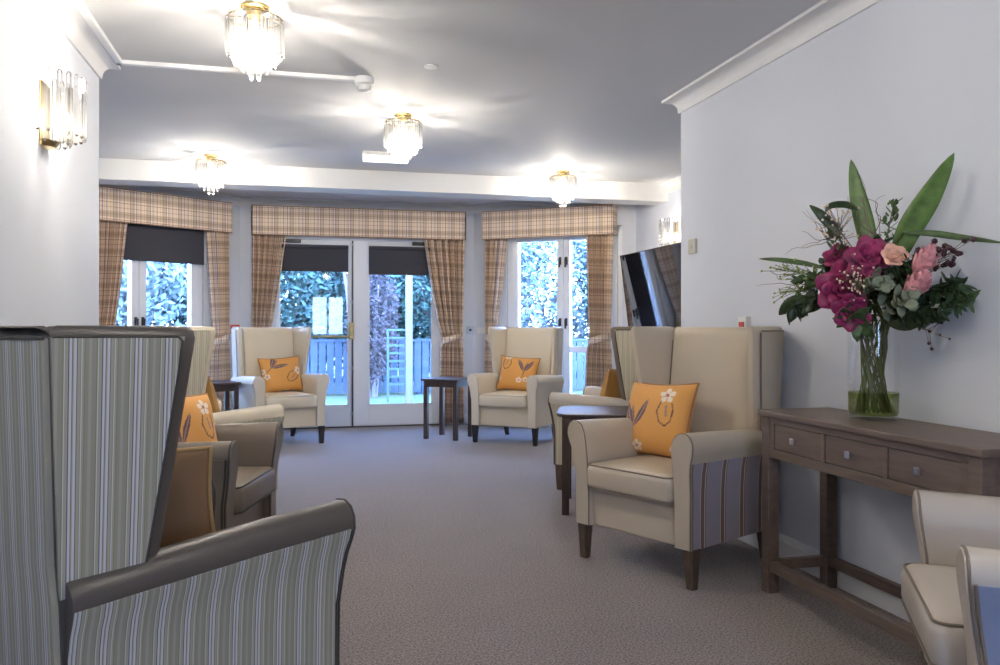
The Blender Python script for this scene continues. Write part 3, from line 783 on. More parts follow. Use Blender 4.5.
# ------------------------------------------------------------------ console table
def make_console():
    X0, X1, Y0, Y1 = 1.955, 2.295, 1.985, 3.165; H_ = .79
    cx, cy = (X0 + X1) / 2, (Y0 + Y1) / 2
    t = thing('console_table', 'dark wood console table with three drawers standing against the right wall', 'table', (cx, cy, 0))
    T = lambda x, y, z: (x - cx, y - cy, z)
    m = MB(); m.box(X0 - .012, X1 + .01, Y0 - .015, Y1 + .015, H_ - .026, H_, T); m.build('tabletop', M['console'], t, bevel=.004)
    zf0, zf1 = .588, H_ - .026; lw = .052
    for x in (X0, X1 - lw):
        for y in (Y0, Y1 - lw):
            m = MB(); m.box(x, x + lw, y, y + lw, 0, zf1 - .001, T); m.build('leg', M['console'], t, bevel=.003)
    m = MB()
    m.box(X1 - .03, X1 - .005, Y0 + lw, Y1 - lw, zf0, zf1, T); m.box(X0 + lw, X1 - lw, Y0 + .008, Y0 + .028, zf0, zf1, T); m.box(X0 + lw, X1 - lw, Y1 - .028, Y1 - .008, zf0, zf1, T)
    m.box(X0 + .006, X0 + .03, Y0 + lw, Y1 - lw, zf1 - .028, zf1, T); m.box(X0 + .006, X0 + .03, Y0 + lw, Y1 - lw, zf0, zf0 + .038, T)
    lw = .082; L = Y1 - Y0 - 2 * lw; dw = (L - .02 * 2) / 3
    for k in (1, 2):
        y = Y0 + lw + k * dw + (k - 1) * .02; m.box(X0 + .006, X0 + .03, y, y + .02, zf0 + .038, zf1 - .028, T)
    m.box(X0 + .006, X0 + .03, Y0 + .052, Y0 + lw, zf0 + .038, zf1 - .028, T); m.box(X0 + .006, X0 + .03, Y1 - lw, Y1 - .052, zf0 + .038, zf1 - .028, T)
    m.build('apron', M['console'], t, bevel=.002)
    for k in range(3):
        y = Y0 + lw + k * (dw + .02)
        m = MB(); m.box(X0 + .010, X0 + .25, y + .003, y + dw - .003, zf0 + .041, zf1 - .031, T); d = m.build('drawer', M['console'], t, bevel=.0015)
        yc = y + dw / 2; zc = (zf0 + zf1) / 2 + .006
        m = MB(); m.tube([T(X0 + .010, yc, zc), T(X0 - .008, yc, zc)], .006, 8); m.box(X0 - .018, X0 - .006, yc - .014, yc + .014, zc - .014, zc + .014, T); m.build('knob', M['chrome'], d, bevel=.002)
    lw = .052
    m = MB(); m.box(X0 + .008, X0 + .038, Y0 + lw, Y1 - lw, .095, .14, T); m.box(X1 - .038, X1 - .008, Y0 + lw, Y1 - lw, .095, .14, T)
    m.box(X0 + lw, X1 - lw, Y0 + .01, Y0 + .04, .095, .14, T); m.box(X0 + lw, X1 - lw, Y1 - .04, Y1 - .01, .095, .14, T); m.build('stretcher', M['console'], t, bevel=.003)
make_console()

# ------------------------------------------------------------------ side tables
def square_table(loc, rz, label, w_=.21, H_=.62, mm='tablewood'):
    t = thing('side_table', label, 'table', (loc[0], loc[1], 0), rz)
    m = MB(); m.box(-w_, w_, -w_, w_, H_ - .024, H_); m.build('tabletop', M[mm], t, bevel=.004)
    a = w_ - .02; m = MB()
    for s_ in (-1, 1):
        m.box(-a + .04, a - .04, s_ * (a - .012) - .009, s_ * (a - .012) + .009, H_ - .084, H_ - .024); m.box(s_ * (a - .012) - .009, s_ * (a - .012) + .009, -a + .04, a - .04, H_ - .084, H_ - .024)
    m.build('apron', M[mm], t, bevel=.002)
    for sx in (-1, 1):
        for sy in (-1, 1):
            m = MB(); x, y = sx * (a - .02), sy * (a - .02); m.box(x - .021, x + .021, y - .021, y + .021, 0, H_ - .025); m.build('leg', M[mm], t, bevel=.002)
square_table((1.49, 8.31), r_(-38), 'square dark wood side table in front of the tied curtain right of the garden doors')
square_table((-.80, 8.24), r_(21), 'dark side table mostly hidden beside the far left armchair', .19)
def rounded_table():
    t = thing('side_table', 'dark wood side table with rounded corners between the two right-hand armchairs', 'table', (1.885, 4.87, 0), math.atan2(-.35, .94))
    H_ = .62; prof = [(.012, H_ - .026), (.002, H_ - .022), (0, H_ - .013), (.002, H_ - .004), (.012, H_)]
    m = MB(); m.loft([[(x, y, z) for x, y in rrect(.30 - g, .29 - g, .13, 8)] for g, z in prof]); m.build('tabletop', M['tablewood'], t, smooth=50)
    a = .255; m = MB()
    for s_ in (-1, 1):
        m.box(-a + .03, a - .03, s_ * (a - .02) - .009, s_ * (a - .02) + .009, H_ - .09, H_ - .026); m.box(s_ * (a - .02) - .009, s_ * (a - .02) + .009, -a + .03, a - .03, H_ - .09, H_ - .026)
    m.build('apron', M['tablewood'], t, bevel=.002)
    for sx in (-1, 1):
        for sy in (-1, 1):
            m = MB(); x, y = sx * (a - .015), sy * (a - .015); m.box(x - .022, x + .022, y - .022, y + .022, 0, H_ - .027); m.build('leg', M['tablewood'], t, bevel=.002)
rounded_table()

# ------------------------------------------------------------------ lamps
def rod_mesh(L, r=.011):
    m = MB(); n = 6
    m.loft([[(rr * math.cos(2 * PI * k / n), rr * math.sin(2 * PI * k / n), z) for k in range(n)] for rr, z in ((r * .4, -L), (r, -L + .012), (r, -.008), (r * .55, 0))])
    me = bpy.data.meshes.new('crystal_rod'); me.from_pydata(m.v, [], m.f); me.materials.append(M['crystal']); return me
RODS = {L: rod_mesh(L) for L in (.17, .20, .14, .11, .26)}
def rods(parent, R, n, z, L, a0=0, a1=2 * PI):
    for k in range(n):
        a = a0 + (a1 - a0) * (k + .5) / n
        o = bpy.data.objects.new('crystal_rod', RODS[L]); C.objects.link(o); o.parent = parent
        o.location = (R * math.cos(a), R * math.sin(a), z); o.rotation_euler = (0, 0, a)
def ceiling_lamp(x, y, label):
    t = thing('ceiling_lamp', label, 'ceiling lamp', (x, y, HC), 0, 'crystal ceiling lamps')
    m = MB(); m.lathe([(.052, 0), (.066, -.004), (.064, -.014), (.040, -.022), (.036, -.045), (.045, -.052), (.02, -.056)], n=28); m.build('brass_ceiling_plate', M['brass'], t, smooth=35)
    m = MB(); m.tube([(.115 * math.cos(2 * PI * k / 32), .115 * math.sin(2 * PI * k / 32), -.056) for k in range(33)], .004, 6, cap=False)
    for k in range(4):
        a = PI / 2 * k; m.tube([(.03 * math.cos(a), .03 * math.sin(a), -.05), (.115 * math.cos(a), .115 * math.sin(a), -.056)], .003, 6)
    m.build('frame_ring', M['brass'], t, smooth=40)
    rods(t, .118, 18, -.06, .17); rods(t, .088, 13, -.07, .20, .2, .2 + 2 * PI); rods(t, .055, 8, -.10, .20, .1, .1 + 2 * PI); rods(t, .022, 4, -.16, .17)
    m = MB(); m.tube([(0, 0, -.05), (0, 0, -.17)], .012, 12); m.build('bulb_holder', M['plastic'], t, smooth=40)
    m = MB(); m.sphere((0, 0, -.21), .040, 16, 1.1); m.build('bulb', M['bulb'], t, smooth=60)
ceiling_lamp(-.20, 3.786, 'crystal ceiling lamp nearest the camera, beside the white trunking')
ceiling_lamp(.669, 5.467, 'crystal ceiling lamp in the middle of the room, near the emergency light')
ceiling_lamp(-.731, 7.153, 'crystal ceiling lamp above the left bay window, in front of the beam')
ceiling_lamp(2.345, 7.112, 'crystal ceiling lamp above the right bay window, in front of the beam')
ceiling_lamp(.6, -1.3, 'added crystal ceiling lamp behind the camera, unseen, filling the near end with light')  # added lamp out of view, brightens the near part of the room
ceiling_lamp(1.0, 1.2, 'added crystal ceiling lamp above the near end of the room, unseen fill light')  # extra unseen lamp put in as fill for the foreground
def sconce(x, y, z, side, label):
    t = thing('wall_sconce', label, 'wall lamp', (x, y, z), -PI / 2 if side > 0 else PI / 2)
    # local: +y out of the wall... built facing local -y then rotated: side>0 faces +x
    m = MB(); m.box(-.06, .06, 0, .012, -.15, .12); m.build('brass_back_plate', M['brass'], t, bevel=.004)
    m = MB(); rg = []
    for rr, zz in ((.02, -.155), (.05, -.15), (.065, -.125)):
        rg.append([(rr * math.cos(a), rr * .95 * math.sin(a) , zz) for a in [PI * k / 16 for k in range(17)]])
    m.loft(rg); 
    m.build('brass_tray', M['brass'], t, smooth=40)
    rods(t, .155, 12, .15, .26, 0, PI); rods(t, .10, 8, .12, .26, .15, PI - .15)
    m = MB(); m.tube([(0, .06, -.12), (0, .06, -.03)], .012, 10); m.build('bulb_holder', M['plastic'], t, smooth=40)
    m = MB(); m.sphere((0, .06, -.02), .026, 14, 1.3); m.build('bulb', M['wbulb'], t, smooth=60)
    return t
sconce(XL, 3.79, 2.06, 1, 'crystal wall lamp on the left wall near the camera')
sconce(XL, 1.5, 2.06, 1, 'added crystal wall lamp on the left wall beside the camera, unseen, brightening the right wall')  # added sconce out of frame, throws light across onto the right wall
sconce(XL, -.9, 2.06, 1, 'added crystal wall lamp on the left wall behind the camera, unseen fill light')  # second added sconce, more light from the left behind the camera
sconce(XS, 7.32, 2.06, -1, 'crystal wall lamp on the far right side wall above the screen')

# ------------------------------------------------------------------ small fittings
t = thing('smoke_detector', 'white smoke detector at the end of the ceiling trunking', 'smoke detector', (.355, 4.73, HC))
m = MB(); m.lathe([(.055, 0), (.055, -.035), (.045, -.042)], n=24); m.build('base', M['plastic'], t, smooth=35)
m = MB(); m.lathe([(.034, -.042), (.038, -.055), (.034, -.072), (.02, -.08)], n=20); m.build('sensor_head', M['plastic'], t, smooth=35)
m = MB(); m.lathe([(.038, 0), (.036, -.008), (.01, -.010)], .696, 4.425, n=20)
m.v = [(x, y, z + HC) for x, y, z in m.v]; tag(m.build('ceiling_sensor', M['plastic'], smooth=35), 'small flat white disc sensor on the ceiling between two lamps', 'sensor')
t = thing('emergency_light', 'white emergency light box on the ceiling behind the middle lamp', 'emergency light', (.68, 6.72, HC))
m = MB(); m.box(-.19, .19, -.045, .045, -.03, 0); m.build('housing', M['plastic'], t, bevel=.004)
m = MB(); m.box(-.185, .185, -.04, .04, -.075, -.03); m.build('diffuser', M['emlight'], t, bevel=.006)

t = thing('thermostat', 'beige thermostat box high on the end of the right wall', 'thermostat', (XR, 4.50, 1.64))
m = MB(); m.box(-.02, 0, -.042, .042, -.045, .045); m.build('casing', M['bplastic'], t, bevel=.004)
m = MB(); m.box(-.026, -.02, -.015, .015, -.012, .012); m.build('dial', M['bplastic'], t, bevel=.003)
t = thing('nurse_call_unit', 'small white call unit with orange button on the wall above the taupe armchair', 'call button', (XR, 3.90, 1.17))
m = MB(); m.box(-.03, 0, -.04, .04, -.035, .035); m.build('casing', M['plastic'], t, bevel=.004)
m = MB(); m.box(-.036, -.03, -.024, .024, -.02, .008); m.build('button', M['red'], t, bevel=.002)
p = FB(2.615, 0, 1.115)
t = thing('light_switch', 'brushed steel switch on the wall right of the garden door curtain', 'switch', p)
m = MB(); m.box(-.045, .045, -.012, 0, -.045, .045); m.build('plate', M['steel'], t, bevel=.002)
m = MB(); m.box(-.014, .014, -.02, -.012, -.014, .014); m.build('rocker', M['black'], t, bevel=.002)
p = FR(.10, 0, 1.11)
t = thing('wall_socket', 'small white socket plate on the bay wall beside the steel switch', 'socket', p, math.atan2(Rd[1], Rd[0]))
m = MB(); m.box(-.05, .05, -.01, 0, -.035, .035); m.build('plate', M['plastic'], t, bevel=.002)
m = MB(); m.box(-.03, -.01, -.014, -.01, -.01, .01); m.box(.01, .03, -.014, -.01, -.01, .01); m.build('rocker', M['plastic'], t)
t = thing('fire_call_point', 'small red call point on the wall just above the far left armchair', 'call point', FL(.07, 0, 1.125), math.atan2(-Ld[1], -Ld[0]))
m = MB(); m.box(-.05, .05, -.03, 0, -.05, .05); m.build('casing', M['red'], t, bevel=.004)
m = MB(); m.box(-.03, .03, -.033, -.03, -.03, .03); m.build('glass_plate', M['plastic'], t)

# ------------------------------------------------------------------ television
t = thing('television', 'large black flat screen on the far right side wall, tilted downwards', 'television', (3.375, 7.27, 1.08))
tl = r_(7.2)
def TV(x, y, z): return (x * math.cos(tl) - z * math.sin(tl), y, z * math.cos(tl) + x * math.sin(tl))
m = MB(); m.box(0, .028, -.74, .74, 0, .83, TV); m.build('casing', M['black'], t, bevel=.004)
m = MB(); m.box(-.003, .001, -.73, .73, .018, .822, TV); m.build('screen', M['screen'], t)
m = MB(); m.box(.10, .198, -.15, .15, .2, .5); m.box(-.03, .11, -.05, .05, .3, .4); m.build('wall_bracket', M['black'], t)

# ------------------------------------------------------------------ vase and flowers
VX, VY, VZ = 2.175, 2.73, .79
t = thing('vase', 'tall clear glass vase with green water on the console table', 'vase', (VX, VY, VZ))
m = MB(); prof = [(.001, 0), (.084, 0), (.092, .006), (.094, .02), (.096, .16), (.096, .30), (.092, .372), (.088, .372), (.092, .30), (.092, .16), (.090, .022), (.084, .016), (.001, .016)]
m.lathe(prof, n=40, cap=False); m.build('glass_body', M['vglass'], t, smooth=50)
m = MB(); m.lathe([(.001, .018), (.084, .018), (.0895, .026), (.0915, .105), (.001, .105)], n=36, cap=False); m.build('water', M['water'], t, smooth=50)

def petal(mb, c, d, up, L, W, curl=.25, n=5):
    """cupped petal from c along d, with thickness by doubling"""
    c = Vector(c); d = Vector(d).normalized(); s_ = d.cross(Vector(up)).normalized(); u = s_.cross(d).normalized()
    vs = []; fs = []
    for i in range(n + 1):
        t_ = i / n; wd = W * math.sin(PI * (.08 + .88 * t_)) ** .7
        p = c + d * (L * t_) + u * (curl * L * t_ * t_)
        for k, kk in ((-1, .25), (0, 0), (1, .25)):
            vs.append(tuple(p + s_ * (wd * k) + u * (wd * kk)))
    for i in range(n):
        for k in range(2): a = i * 3 + k; fs.append((a, a + 1, a + 4, a + 3))
    mb.add(vs, fs)
def thick(o, th=.0015):
    md = o.modifiers.new('thick', 'SOLIDIFY'); md.thickness = th; md.offset = 0; return o
NECK = Vector((VX, VY, VZ + .36))
rs = random.Random(3)
STEMN = [0]
def stem_path(head, sway=.04, k=None):
    head = Vector(head); i = STEMN[0]; STEMN[0] += 1
    a = i * 2.399; R = .055 + .012 * math.sin(i * 1.7)
    nk = NECK + Vector((math.cos(a) * .055, math.sin(a) * .055, 0)); b = Vector((VX + math.cos(a + 1.9) * R, VY + math.sin(a + 1.9) * R, VZ + .028))
    p0 = head; pts = []
    mid = nk + (head - nk) * .5 + Vector((0, 0, min(.05, (head - nk).length * .15)))
    P = [b, nk, mid, head]
    for q in range(9):
        t_ = q / 8 * 3; s_ = min(2, int(t_)); f = t_ - s_
        pm = P[max(0, s_ - 1)]; pa = P[s_]; pb = P[s_ + 1]; pc = P[min(3, s_ + 2)]
        pts.append(.5 * ((2 * pa) + (-pm + pb) * f + (2 * pm - 5 * pa + 4 * pb - pc) * f * f + (-pm + 3 * pa - 3 * pb + pc) * f ** 3))
    return pts
TOCAM = Vector((-VX, -VY, 0)).normalized()
def start(name, label, cat, group, head, r=.0035, m_='stemg'):
    b = Vector((VX, VY, VZ + .02)); t_ = thing(name, label, cat, b, 0, group)
    pts = [p - b for p in stem_path(head)]; mb = MB(); mb.tube(pts, r, 6); mb.build('stem', M[m_], t_, smooth=60)
    return t_, b
def bloom(name, label, head, R, face, m_, layers=((6, 1.0, .15), (5, .7, .5), (4, .45, .9)), cat='flower', group=None, W=.42, core='magenta2'):
    t_, b = start(name, label, cat, group, head)
    c = Vector(head) - b; f = Vector(face).normalized(); a_ = f.orthogonal().normalized(); bb = f.cross(a_)
    for li, (n, sc, cup) in enumerate(layers):
        mb = MB()
        for k in range(n):
            an = 2 * PI * (k + .37 * li) / n + rs.uniform(-.15, .15)
            d = a_ * math.cos(an) + bb * math.sin(an) + f * cup
            petal(mb, c, d, f, R * sc * rs.uniform(.9, 1.08), R * sc * W, .22)
        thick(mb.build('petals', M[m_], t_, smooth=70))
    mb = MB(); mb.sphere(tuple(c + f * R * .15), R * .16, 8); mb.build('flower_centre', M[core], t_, smooth=60)
    return t_
def at(Y, z, X=2.12): return Vector((X, Y, z))
# heads are world points (x toward the wall, y along it, z up)
BL = [
 ((2.07, 2.80, 1.425), .062, (-.6, -.7, .2), 'magenta orchid bloom at the upper left of the bouquet'),
 ((2.06, 2.615, 1.405), .092, (-.6, -.8, .25), 'large magenta orchid bloom in the centre of the bouquet'),
 ((2.02, 2.71, 1.295), .112, (-.7, -.75, .0), 'darker magenta orchid bloom at the lower left of the bouquet'),
 ((2.02, 2.665, 1.215), .078, (-.5, -.85, -.3), 'magenta orchid bloom hanging lowest over the vase rim'),
]
for h, R, f, lb_ in BL: bloom('orchid_stem', lb_, h, R, f, 'magenta', group=None, W=.40)
bloom('peach_flower_stem', 'small peach bloom right of the large magenta one', (2.10, 2.525, 1.405), .050, (-.5, -.8, .4), 'peach', W=.5, core='peach')
def protea(h, d, label):
    t_, b = start('protea_stem', label, 'flower', None, h, .004)
    c = Vector(h) - b; d = Vector(d).normalized(); a_ = d.orthogonal().normalized(); bb = d.cross(a_)
    for li, (n, spread, L) in enumerate(((6, .22, .12), (8, .42, .10), (7, .62, .08))):
        mb = MB()
        for k in range(n):
            an = 2 * PI * (k + .5 * li) / n; dd = d + (a_ * math.cos(an) + bb * math.sin(an)) * spread
            petal(mb, c + (a_ * math.cos(an) + bb * math.sin(an)) * .008, dd, -(a_ * math.cos(an) + bb * math.sin(an)), L, .024, .12)
        thick(mb.build('petals', M['pinkp'], t_, smooth=70), .002)
protea((2.13, 2.455, 1.34), (.1, -.5, .6), 'upper pink pointed protea bloom right of centre')
protea((2.10, 2.46, 1.26), (.0, -.6, .5), 'lower pink pointed protea bloom right of centre')

def leaf_blade(mb, pts, widths, side, fold=.18):
    """long leaf along pts; side = width direction"""
    vs = []; fs = []
    side = Vector(side).normalized()
    for i, (p, w_) in enumerate(zip(pts, widths)):
        p = Vector(p); d = (Vector(pts[min(i + 1, len(pts) - 1)]) - Vector(pts[max(0, i - 1)])).normalized()
        s_ = (side - d * side.dot(d)).normalized(); u = s_.cross(d)
        for k in (-1, -.5, 0, .5, 1): vs.append(tuple(p + s_ * (w_ * k) + u * (abs(k) * w_ * fold + .0015 * math.sin(k * 12))))
    n = len(pts)
    for i in range(n - 1):
        for k in range(4): a = i * 5 + k; fs.append((a, a + 1, a + 6, a + 5))
    mb.add(vs, fs)
def curve3(P, n=12):
    P = [Vector(p) for p in P]; out = []; m_ = len(P) - 1
    for q in range(n + 1):
        t_ = q / n * m_; s_ = min(m_ - 1, int(t_)); f = t_ - s_
        pm = P[max(0, s_ - 1)]; pa = P[s_]; pb = P[s_ + 1]; pc = P[min(m_, s_ + 2)]
        out.append(.5 * ((2 * pa) + (-pm + pb) * f + (2 * pm - 5 * pa + 4 * pb - pc) * f * f + (-pm + 3 * pa - 3 * pb + pc) * f ** 3))
    return out
def big_leaf(P, W, side, label, m_='leafg', prof=None):
    t_, b = start('broad_leaf', label, 'leaf', None, P[0], .004)
    pts = [p - b for p in curve3(P, 16)]; prof = prof or [.25, .45, .62, .76, .86, .93, .98, 1, 1, .97, .92, .84, .73, .6, .44, .24, .02]
    mb = MB(); leaf_blade(mb, pts, [W * q for q in prof], side); thick(mb.build('leaf_blade', M[m_], t_, smooth=70))
SD = (.80, -.6, 0)
big_leaf([(2.14, 2.70, 1.38), (2.14, 2.72, 1.50), (2.13, 2.76, 1.66), (2.12, 2.79, 1.815)], .036, SD, 'upright broad green leaf at the top left of the bouquet')
big_leaf([(2.17, 2.60, 1.38), (2.19, 2.56, 1.50), (2.22, 2.48, 1.63), (2.24, 2.395, 1.765)], .045, (.55, -.8, 0), 'broad green leaf slanting up to the right, tallest in the bouquet')
big_leaf([(2.17, 2.56, 1.50), (2.22, 2.48, 1.49), (2.26, 2.38, 1.465), (2.28, 2.22, 1.43)], .012, (0, .2, 1), 'long narrow leaf arching right along the wall', 'leafm')
big_leaf([(2.05, 2.85, 1.385), (2.0, 2.92, 1.41), (1.93, 3.0, 1.43), (1.87, 3.05, 1.437)], .011, (0, .2, 1), 'long narrow leaf reaching left from the bouquet', 'leafm')
big_leaf([(2.06, 2.78, 1.50), (2.04, 2.80, 1.55), (2.0, 2.82, 1.60), (1.98, 2.86, 1.64)], .020, SD, 'small dark leaf below the upright broad leaf', 'leafd')
big_leaf([(2.08, 2.70, 1.60), (2.06, 2.74, 1.625), (2.02, 2.78, 1.625), (2.01, 2.80, 1.60)], .016, (0, .5, .8), 'dark curled leaf crossing the upright broad leaf', 'leafd')
big_leaf([(2.13, 2.60, 1.26), (2.11, 2.56, 1.21), (2.12, 2.48, 1.18), (2.15, 2.40, 1.20)], .050, (.2, .3, -.9), 'large dark leaf low on the right of the bouquet', 'leafd')
big_leaf([(2.04, 2.84, 1.26), (2.0, 2.88, 1.24), (1.95, 2.93, 1.24), (1.92, 2.98, 1.20)], .040, (.2, .4, -.8), 'dark leaf low on the left of the bouquet', 'leafd')

def sprig(name, label, head, d, n, L, lw, m_, spread=1.0, length=.16, stemm='stemg', cat='foliage', group=None, seed=0, droop=0):
    t_, b = start(name, label, cat, group, head, .0028, stemm)
    q = random.Random(seed); mb = MB(); c = Vector(head) - b; d = Vector(d).normalized()
    tip = c + d * length * .6
    lw *= 1.2
    for i in range(int(n * 1.7)):
        t1_ = q.random() ** .7
        base = c + d * (length * (t1_ - .4)) + Vector((q.gauss(0, .012), q.gauss(0, .012), q.gauss(0, .012)))
        v = Vector((q.gauss(0, 1), q.gauss(0, 1), q.gauss(0, 1))).normalized()
        dd = (d * .6 + v * spread + Vector((0, 0, -droop))).normalized()
        end = base + dd * L
        if end.x + b.x > 2.30: dd.x = -abs(dd.x)
        P = [base, base + dd * (L * .3), base + dd * (L * .65) + v * .003, base + dd * L]
        ww = q.uniform(.8, 1.2) * lw
        leaf_blade(mb, P, [ww * .25, ww, ww * .85, ww * .05], v.cross(dd) + Vector((1e-3, 0, 0)), .2)
    thick(mb.build('leaves', M[m_], t_, smooth=70), .001)
    ms = MB(); ms.tube([c, c + d * length * .55], .0022, 5); ms.build('sprig_stalk', M[stemm], t_)
    return t_
sprig('leafy_sprig', 'dark leafy sprig filling the right side of the bouquet', (2.20, 2.47, 1.27), (.1, -.75, .15), 46, .055, .009, 'leafd', .9, .20, seed=1)
sprig('leafy_sprig', 'dark leafy sprig at the lower right of the bouquet', (2.16, 2.50, 1.20), (.05, -.8, -.1), 40, .055, .010, 'leafd', .9, .18, seed=2)
sprig('leafy_sprig', 'dark leaves filling the left side of the bouquet under the lime buds', (2.04, 2.84, 1.33), (-.3, .7, .1), 40, .055, .010, 'leafm', 1.0, .16, seed=21)
sprig('leafy_sprig', 'dark leaves just right of the vase rim', (2.14, 2.55, 1.22), (0, -.6, -.1), 40, .06, .013, 'leafd', 1.0, .16, seed=22)
sprig('leafy_sprig', 'green leafy sprig at the far right edge of the bouquet', (2.24, 2.42, 1.24), (.05, -.8, .05), 34, .045, .007, 'leafm', .8, .14, seed=3)
sprig('leafy_sprig', 'leafy sprig drooping at the lower left of the bouquet', (1.99, 2.87, 1.27), (-.3, .7, -.3), 30, .065, .014, 'leafd', .7, .14, seed=4, droop=.5)
sprig('leafy_sprig', 'green leaves just above the vase rim', (2.07, 2.70, 1.20), (-.3, -.4, -.2), 20, .07, .018, 'leafm', .9, .10, seed=5, droop=.3)
sprig('leafy_sprig', 'dark leaves in the middle of the bouquet behind the blooms', (2.12, 2.66, 1.33), (0, -.2, .6), 60, .06, .013, 'leafd', 1.2, .22, seed=6)
sprig('leafy_sprig', 'dark leaves behind the left magenta blooms', (2.10, 2.80, 1.31), (-.1, .3, .5), 50, .06, .012, 'leafd', 1.2, .20, seed=16)
sprig('leafy_sprig', 'dark leaves between the proteas and the central bloom', (2.13, 2.56, 1.31), (0, -.4, .3), 46, .055, .012, 'leafd', 1.2, .18, seed=17)
sprig('eucalyptus_sprig', 'grey-green eucalyptus sprig in front of the central blooms', (2.03, 2.56, 1.30), (-.1, -.7, .1), 16, .040, .017, 'leafs', 1.0, .14, seed=7)
sprig('eucalyptus_sprig', 'grey-green eucalyptus sprig under the proteas', (2.07, 2.48, 1.23), (0, -.7, .1), 11, .045, .018, 'leafs', 1.0, .12, seed=8)
sprig('leafy_sprig', 'small green sprig at the top between the two broad leaves', (2.15, 2.62, 1.50), (.05, -.2, .9), 22, .035, .006, 'leafm', .7, .20, seed=9)
sprig('leafy_sprig', 'small green sprig at the upper left of the bouquet', (2.07, 2.80, 1.46), (-.1, .3, .7), 24, .04, .007, 'leafm', .9, .16, seed=10)

def dots(name, label, head, d, n, r, m_, spread, length, cat, seed, stemm='twig'):
    t_, b = start(name, label, cat, None, head, .0022, stemm)
    q = random.Random(seed); c = Vector(head) - b; d = Vector(d).normalized(); st = MB()
    for i in range(n):
        base = c + d * (length * q.uniform(-.5, .3)); p = base + d * length * .3 + Vector((q.gauss(0, spread), q.gauss(0, spread), q.gauss(0, spread)))
        if p.x + b.x > 2.29: p.x = 2.29 - b.x
        mb_r = r * q.uniform(.7, 1.2)
        st.tube([base, p], .0010, 4)
        k = MB(); k.sphere(tuple(p), mb_r, 7); k.build({'berry': 'berry', 'blossom': 'blossom', 'lime': 'bud'}[m_], M[m_], t_, smooth=60)
    st.build('twiglets', M[stemm], t_)
dots('berry_sprig', 'dark maroon berries at the upper right of the bouquet', (2.20, 2.42, 1.38), (.1, -.4, .4), 30, .011, 'berry', .030, .12, 'berries', 1)
dots('berry_sprig', 'dark maroon berries drooping at the lower right of the bouquet', (2.17, 2.45, 1.14), (.1, -.5, -.3), 8, .006, 'berry', .03, .08, 'berries', 2)
dots('blossom_twig', 'cream blossom sprig at the top left of the bouquet', (2.06, 2.77, 1.52), (-.1, .1, .6), 44, .0062, 'blossom', .038, .12, 'blossom', 3)
dots('blossom_twig', 'tiny pale seed heads below the proteas', (1.99, 2.57, 1.30), (-.2, -.3, .2), 26, .0045, 'blossom', .028, .08, 'blossom', 4)
dots('blossom_twig', 'pale seed cluster beside the central magenta bloom', (1.98, 2.61, 1.335), (-.2, -.3, .2), 30, .004, 'blossom', .024, .06, 'blossom', 6)
dots('bud_sprig', 'lime green bud sprig reaching left', (1.99, 2.93, 1.37), (-.3, .6, .15), 46, .0055, 'lime', .028, .20, 'buds', 5, 'stemg')
dots('bud_sprig', 'lower lime green bud sprig on the left edge', (1.97, 2.93, 1.30), (-.3, .6, .0), 30, .005, 'lime', .024, .14, 'buds', 7, 'stemg')
def twigs(label, head, d, n, L, seed, curl=.02):
    t_, b = start('bare_twig', label, 'twig', None, head, .0022, 'twig')
    q = random.Random(seed); c = Vector(head) - b; mb = MB(); d = Vector(d).normalized()
    for i in range(n):
        dd = (d + Vector((q.gauss(0, .35), q.gauss(0, .35), q.gauss(0, .35)))).normalized(); P = [c]
        l_ = L * q.uniform(.5, 1.1)
        for k in range(1, 6):
            v = P[-1] + dd * (l_ / 5) + Vector((q.gauss(0, curl), q.gauss(0, curl), q.gauss(0, curl))) * .35
            if v.x + b.x > 2.30: v.x = 2.30 - b.x
            P.append(v)
        mb.tube(curve3(P, 12), .0017, 5, .0006)
    mb.build('twiglets', M['twig'], t_)
twigs('thin bare twigs reaching up at the top left of the bouquet', (2.06, 2.84, 1.50), (-.2, .6, .7), 7, .20, 1)
twigs('curly pale twigs between the two broad leaves', (2.10, 2.63, 1.50), (-.05, -.1, .9), 6, .17, 2, .06)
twigs('thin twigs at the left edge of the bouquet', (1.99, 2.95, 1.33), (-.4, .7, .0), 6, .16, 3)

